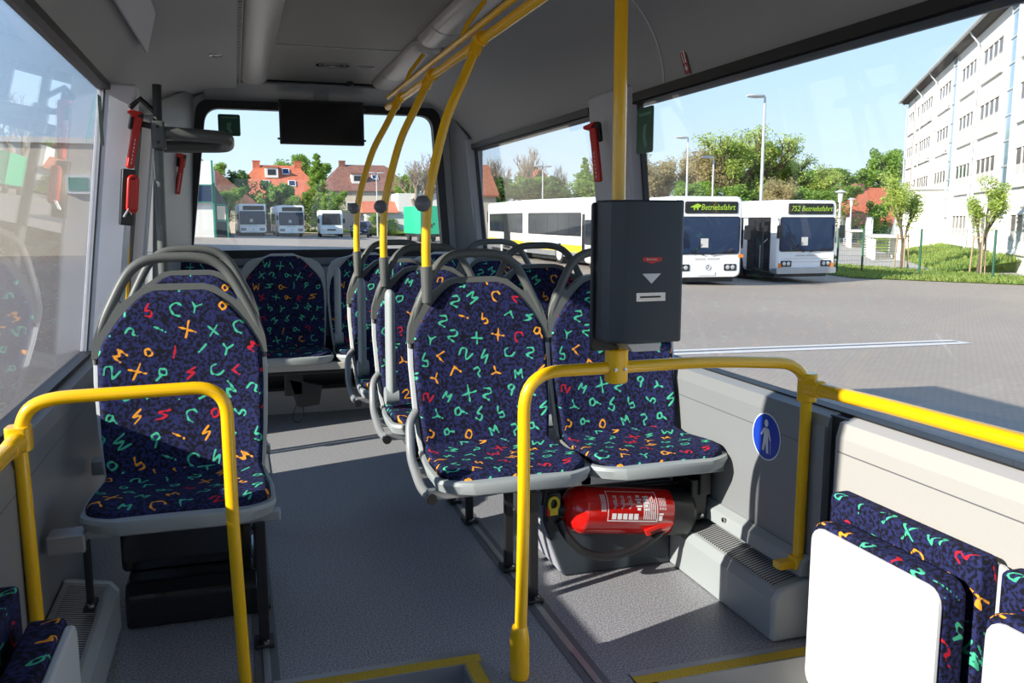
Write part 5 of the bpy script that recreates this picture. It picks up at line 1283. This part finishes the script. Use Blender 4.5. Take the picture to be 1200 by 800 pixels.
# ---- trees
def branches(mb, p, d, L_, r_, depth, rn, tips, spread=.55, n=3, seg=6, up=.15):
    q = p+d*L_; mb.tube([p, p+d*L_*.5+Vector((rn.uniform(-.05, .05)*L_, rn.uniform(-.05, .05)*L_, 0)), q], [r_, r_*.82, r_*.62], seg if depth > 1 else 4)
    tips.append((q, L_))
    if depth == 0: return
    for k in range(n):
        a = rn.uniform(0, 6.28); o = Vector((math.cos(a), math.sin(a), rn.uniform(-.1, .5)))*spread
        nd = (d+o+Vector((0, 0, up))).normalized()
        st = p+d*L_*rn.uniform(.55, 1.0)
        branches(mb, st, nd, L_*rn.uniform(.62, .86), r_*.58, depth-1, rn, tips, spread, n, seg, up)
def leafmass(cents, n, size, rn, flat=1.0):
    vs = []; fs = []
    for _ in range(n):
        c, rad = rn.choice(cents); 
        while True:
            v = Vector((rn.uniform(-1, 1), rn.uniform(-1, 1), rn.uniform(-1, 1)))
            if v.length < 1: break
        p = c+v*rad*Vector((1, 1, flat)).length/1.732 if False else c+Vector((v.x*rad, v.y*rad, v.z*rad*flat))
        a = Vector((rn.uniform(-1, 1), rn.uniform(-1, 1), rn.uniform(-.6, .6))).normalized()*size*rn.uniform(.6, 1.3)
        b = a.cross(Vector((rn.uniform(-1, 1), rn.uniform(-1, 1), rn.uniform(-1, 1)))).normalized()*size*rn.uniform(.4, .8)
        k = len(vs); vs += [p-a, p+b*.6, p+a, p-b*.6]; fs.append((k, k+1, k+2, k+3))
    return vs, fs
def tree_proto(seed, H_, Wd, leafm, nleaf, size, barkm, kind='round', depth=4, rk=1.0):
    # unit: built at real size, returns (trunk mesh, leaf mesh)
    rn = random.Random(seed); mb = MB(); tips = []
    if kind == 'conifer':
        mb.tube([(0, 0, 0), (0, 0, H_)], [.14, .02], 8)
        cents = []
        for k in range(46):
            z = H_*(.1+.88*k/45); rr_ = Wd/2*(1-(z/H_))**.8+.1; a = k*2.4
            mb.tube([(0, 0, z), (rr_*.9*math.cos(a), rr_*.9*math.sin(a), z-.15*rr_)], [.03, .008], 4)
            for f in (.3, .6, .9): cents.append((Vector((rr_*f*math.cos(a), rr_*f*math.sin(a), z-.1*rr_)), rr_*.32+.1))
    else:
        th = H_*({'bush': .05, 'young': .30, 'tall': .12}.get(kind, .22))
        n = 3
        branches(mb, Vector((0, 0, 0)), Vector((rn.uniform(-.05, .05), rn.uniform(-.05, .05), 1)).normalized(), max(th, .3), (H_*.020+.03)*rk, depth, rn, tips, {'round': .62, 'young': .34, 'tall': .42}.get(kind, .5), n, 7)
        mx_h = max(t_[0].z for t_ in tips); mxr = max(Vector((t_[0].x, t_[0].y)).length for t_ in tips)
        sz = H_*.97/mx_h; sr = Wd*.5/mxr
        mb.v = [(v[0]*sr*(min(1, v[2]/(.3*th)) if 0 else 1), v[1]*sr, v[2]*sz) if True else v for v in mb.v]
        tips = [(Vector((t_[0].x*sr, t_[0].y*sr, t_[0].z*sz)), t_[1]) for t_ in tips]
        cents = [(t_[0], Wd*(.085 if kind != 'young' else .12)) for t_ in (tips[len(tips)//8:] if kind != 'young' else tips[1:])]
        if kind == 'tall': cents += [(Vector((rn.gauss(0, .17)*Wd, rn.gauss(0, .17)*Wd, H_*rn.uniform(.12, .85))), Wd*.10) for _ in range(70)]
        if kind == 'bush': cents += [(Vector((rn.uniform(-.42, .42)*Wd, rn.uniform(-.42, .42)*Wd, rn.uniform(.05, .75)*H_)), Wd*.16) for _ in range(24)]
        if kind == 'dense': cents += [(Vector((rn.gauss(0, .20)*Wd, rn.gauss(0, .20)*Wd, H_*rn.uniform(.25, .9))), Wd*.15) for _ in range(40)]
    out = [mb]
    lv = leafmass(cents, nleaf, size, rn, .85) if nleaf else None
    return mb, lv, barkm, leafm
PROTO = {}
def get_proto(key, *a, **k):
    if key not in PROTO:
        mb, lv, bm_, lm = tree_proto(*a, **k)
        PROTO[key] = (mb, lv, bm_, lm, [])
    return PROTO[key]
def tree(key, label, x, y, s=1.0, sz=None, rz=0, cat='tree', name='tree', group=None, z=None):
    mb, lv, bm_, lm, mesh = PROTO[key]
    t = thing(name, label, cat, (x, y, zg(x, y) if z is None else z), rz, group); t.scale = (s, s, sz or s)
    if not mesh:
        o = mb.build('branches', bm_, t, True); mesh.append(o.data)
        if lv:
            o = mesh_obj('foliage', lv[0], lv[1], lm, t); mesh.append(o.data)
    else:
        o = bpy.data.objects.new('branches', mesh[0]); C.objects.link(o); o.parent = t
        if lv: o = bpy.data.objects.new('foliage', mesh[1]); C.objects.link(o); o.parent = t
    return t
get_proto('big', 11, 10, 8, M['leaf_fresh'], 9000, .16, M['bark'], 'tall', 5)
get_proto('brown', 12, 9, 7, M['leaf_brown'], 6500, .15, M['barkpale'], 'round', 5)
get_proto('dense', 13, 9, 7, M['leaf_mid'], 9000, .24, M['bark'], 'dense', 4)
get_proto('dark', 14, 8, 6, M['leaf_dark'], 8000, .24, M['bark'], 'dense', 4)
get_proto('bare', 15, 10, 8, M['leaf_brown'], 900, .10, M['barkpale'], 'round', 6, 1.9)
get_proto('conifer', 16, 10, 4.2, M['leaf_mid'], 5000, .22, M['bark'], 'conifer')
get_proto('bush', 17, 3.2, 4.5, M['leaf_mid'], 5000, .18, M['bark'], 'bush', 3)
get_proto('young', 18, 4.6, 2.3, M['leaf_fresh'], 3200, .085, M['bark'], 'young', 4)
# through the rear window
tree('conifer', 'pointed light green tree right of the orange-red roof', 9.6, 106, 1.0, .95, 1)
tree('dense', 'broad green tree behind the gap between the two tiled roofs', 11.3, 138, 1.15, 1.15, 2)
tree('dense', 'green tree rising behind the orange-red roof, right of its chimneys', 7.6, 132, .95, 1.2, .5)
tree('bush', 'round yellowish bush in front of the orange-roofed house', 3.6, 103, 1.25, 1.75, .3, 'bush', 'bush')
tree('dark', 'dark tree right of the white depot block', .9, 102, .75, .85, .4)
tree('dense', 'bright green bushy tree beside the depot porch', -.6, 95, .5, .52, 1.4)
tree('dense', 'far treetop above the dark shed roof', -2.5, 118, .8, .95, 2.4)
tree('dense', 'small green tree above the second parked bus', 6.9, 102, .48, .52, .7)
tree('dense', 'small green tree above the white minibus', 11.0, 100, .5, .55, 2.1)
tree('bare', 'large bare spreading tree at the right of the rear window', 22.9, 112, 1.15, 1.1, .8)
tree('dense', 'green tree behind the bare tree at the right of the rear window', 25.0, 124, .9, 1.0, 1.9)
tree('bush', 'low shrub on the lawn beside the lamp post', 17.5, 103, .5, .45, .9, 'bush', 'bush')
tree('bush', 'long low hedge bush in front of the pale outbuilding', 17.6, 110, .9, .8, 1.9, 'bush', 'bush')
tree('dense', 'green tree between the brown roof and the bare tree', 21.5, 140, .8, 1.12, .1)
# along the rear right side window
tree('bare', 'bare tree at the left edge of the rear side window', 33.5, 118, .95, 1.10, .2)
tree('bare', 'bare tree with a crow nest behind the articulated bus', 40, 118, .95, 1.28, 1.4)
tree('bare', 'thin bare tree right of the nest tree', 46, 120, .55, 1.05, 2.6)
tree('bare', 'bushy bare tree behind the double-headed lamp', 50, 112, 1.05, 1.28, 3.3)
tree('conifer', 'dark conifer in front of the bare trees', 46.3, 112, .95, 1.05, 1.2)
tree('dark', 'dark rounded tree behind the rear end of the articulated bus', 33.2, 96, 1.1, .82, 3)
tree('dark', 'dark green tree over the middle of the articulated bus', 37.0, 98, 1.1, .78, 1)
tree('dense', 'broad green bush-like tree left of the right window pillar', 46.5, 96, 1.25, .80, 1.5)
tree('dense', 'green tree behind the front of the articulated bus', 41.5, 94, 1.0, .72, 4.5)
tree('brown', 'pale brown tree seen against the pillar hammer', 53, 108, .8, .8, 2)
tree('dense', 'green tree over the joint of the articulated bus', 34.5, 100, 1.0, .80, 2.2)
tree('dark', 'dark tree between the joint and the lamp behind the articulated bus', 38.8, 104, 1.15, .92, .3)
tree('dense', 'yellowish green tree right of the double-headed lamp', 43.5, 104, 1.2, .86, 5.5)
tree('dark', 'dark broad tree at the left end of the articulated bus roof', 30.8, 104, 1.0, .88, 4.0)
tree('bare', 'bare tree standing behind the orange-roofed end house', 36.5, 122, .95, 1.1, 5.2)
tree('bare', 'bare crown close to the right window pillar', 53.0, 118, .9, 1.0, 2.2)
# front right window
def tp(px_x, y): return px_x
tree('brown', 'brownish budding tree just right of the yellow pole', 37.6, 76, .95, .86, .3)
tree('brown', 'brownish budding tree behind the flat-headed lamp', 41.4, 78, 1.0, .92, 1.7)
tree('brown', 'tall brownish tree at the left end of the tree row', 39.0, 82, 1.0, 1.08, 3.7)
tree('brown', 'third brownish tree, left of the tall airy green tree', 44.0, 80, .9, .98, 4.7)
tree('dense', 'green tree low between the brown trees', 39.8, 70, .8, .62, 2.2)
tree('big', 'tall airy light green tree left of the tallest lamp', 46.0, 74, 1.0, 1.10, .5)
tree('big', 'tall airy light green tree right behind the tallest lamp', 49.4, 75, 1.0, 1.10, 2.6)
tree('big', 'airy light green tree sloping down above the open-door bus', 53.0, 75, .9, .92, 3.9)
tree('big', 'lowest airy light green tree at the end of the green row', 56.0, 74, .8, .74, 5.2)
tree('brown', 'tall brownish green tree between the two thin street lamps', 42.6, 74, .95, 1.02, 6.0)
tree('dense', 'leafy green tree behind the tallest lamp pole', 53.0, 80, 1.0, .86, 1.2)
tree('dense', 'leafy green tree low behind the near bus roof', 44.5, 72, .8, .62, 3.2)
tree('brown', 'brownish tree under the airy green trees', 46.2, 68, .8, .66, 4.4)
tree('dense', 'leafy tree filling the gap under the airy trees', 50.0, 70, .9, .60, 2.7)
tree('dense', 'full green tree left of the red-roofed house', 60.0, 82, 1.1, .84, 1.1)
tree('dense', 'full green tree right behind the red-roofed house', 82.0, 102, 1.2, .98, 5)
tree('dense', 'dark green treetop beside the corner of the white building', 88.5, 102, 1.1, 1.32, 2)
tree('dense', 'low green tree filling the gap above the open-door bus roof', 53.5, 70, .9, .58, .9)
tree('dense', 'green tree behind the red-roofed house ridge', 74, 108, 1.2, 1.0, 3)
tree('bush', 'small round tree in front of the red-roofed house', 62.6, 74, .75, 1.2, .3, 'bush', 'bush')
tree('bush', 'shrub at the right flank of the open-door bus', 24.4, 31.9, .28, .30, .6, 'bush', 'bush')
tree('bush', 'shrub at the foot of the park lantern', 56, 76, .8, .6, .6, 'bush', 'bush')
for lb, x, y, s_, r_, sx_ in (('young staked tree with fresh leaves in front of the building corner', 28.8, 32.0, .95, .4, 1.0), ('young staked tree with fresh leaves at the right edge of the view', 29.8, 28.7, .88, 2.3, .95)):
    tree('young', lb, x, y, s_, s_, r_)
    t = thing('tree_stake', 'wooden stakes holding the '+('young tree at the building corner' if y > 30 else 'young tree at the right edge of the view'), 'stake', (x, y, zg(x, y)))
    for a in (0, 2.1, 4.2):
        mb = MB(); mb.tube([(.34*math.cos(a), .34*math.sin(a), 0), (.26*math.cos(a), .26*math.sin(a), 1.65)], .035, 8); mb.build('stake', M['wood'], t, True)
    mb = MB(); mb.tube([(.27*math.cos(a), .27*math.sin(a), 1.55) for a in (0, 2.1, 4.2)], .03, 6, closed=True); mb.build('cross_bar', M['wood'], t)

# ---- kinds that occur more than once share a group
import re as _re
GN = {'bus_seat': 'printed fabric bus seats', 'folding_seat': 'folding seats in the standing area', 'tree': 'trees beyond the yard', 'bush': 'bushes and shrubs', 'street_lamp': 'street lamps', 'city_bus': 'parked white buses seen from the front',
      'house': 'tiled houses behind the yard', 'emergency_hammer': 'red emergency hammers', 'green_sticker': 'green window stickers', 'partition_handrail': 'yellow hoop handrails', 'wall_handrail': 'yellow wall handrails', 'heater': 'floor heaters',
      'ceiling_light': 'ceiling lamps', 'outside_stairs': 'outside stairs at the white building', 'tree_stake': 'stakes of the young trees', 'equipment_box': 'boxes under the seats'}
for o in C.objects:
    if o.parent is None and 'label' in o and 'group' not in o:
        k = _re.sub(r'\.\d+$', '', o.name)
        if k in GN: o['group'] = GN[k]
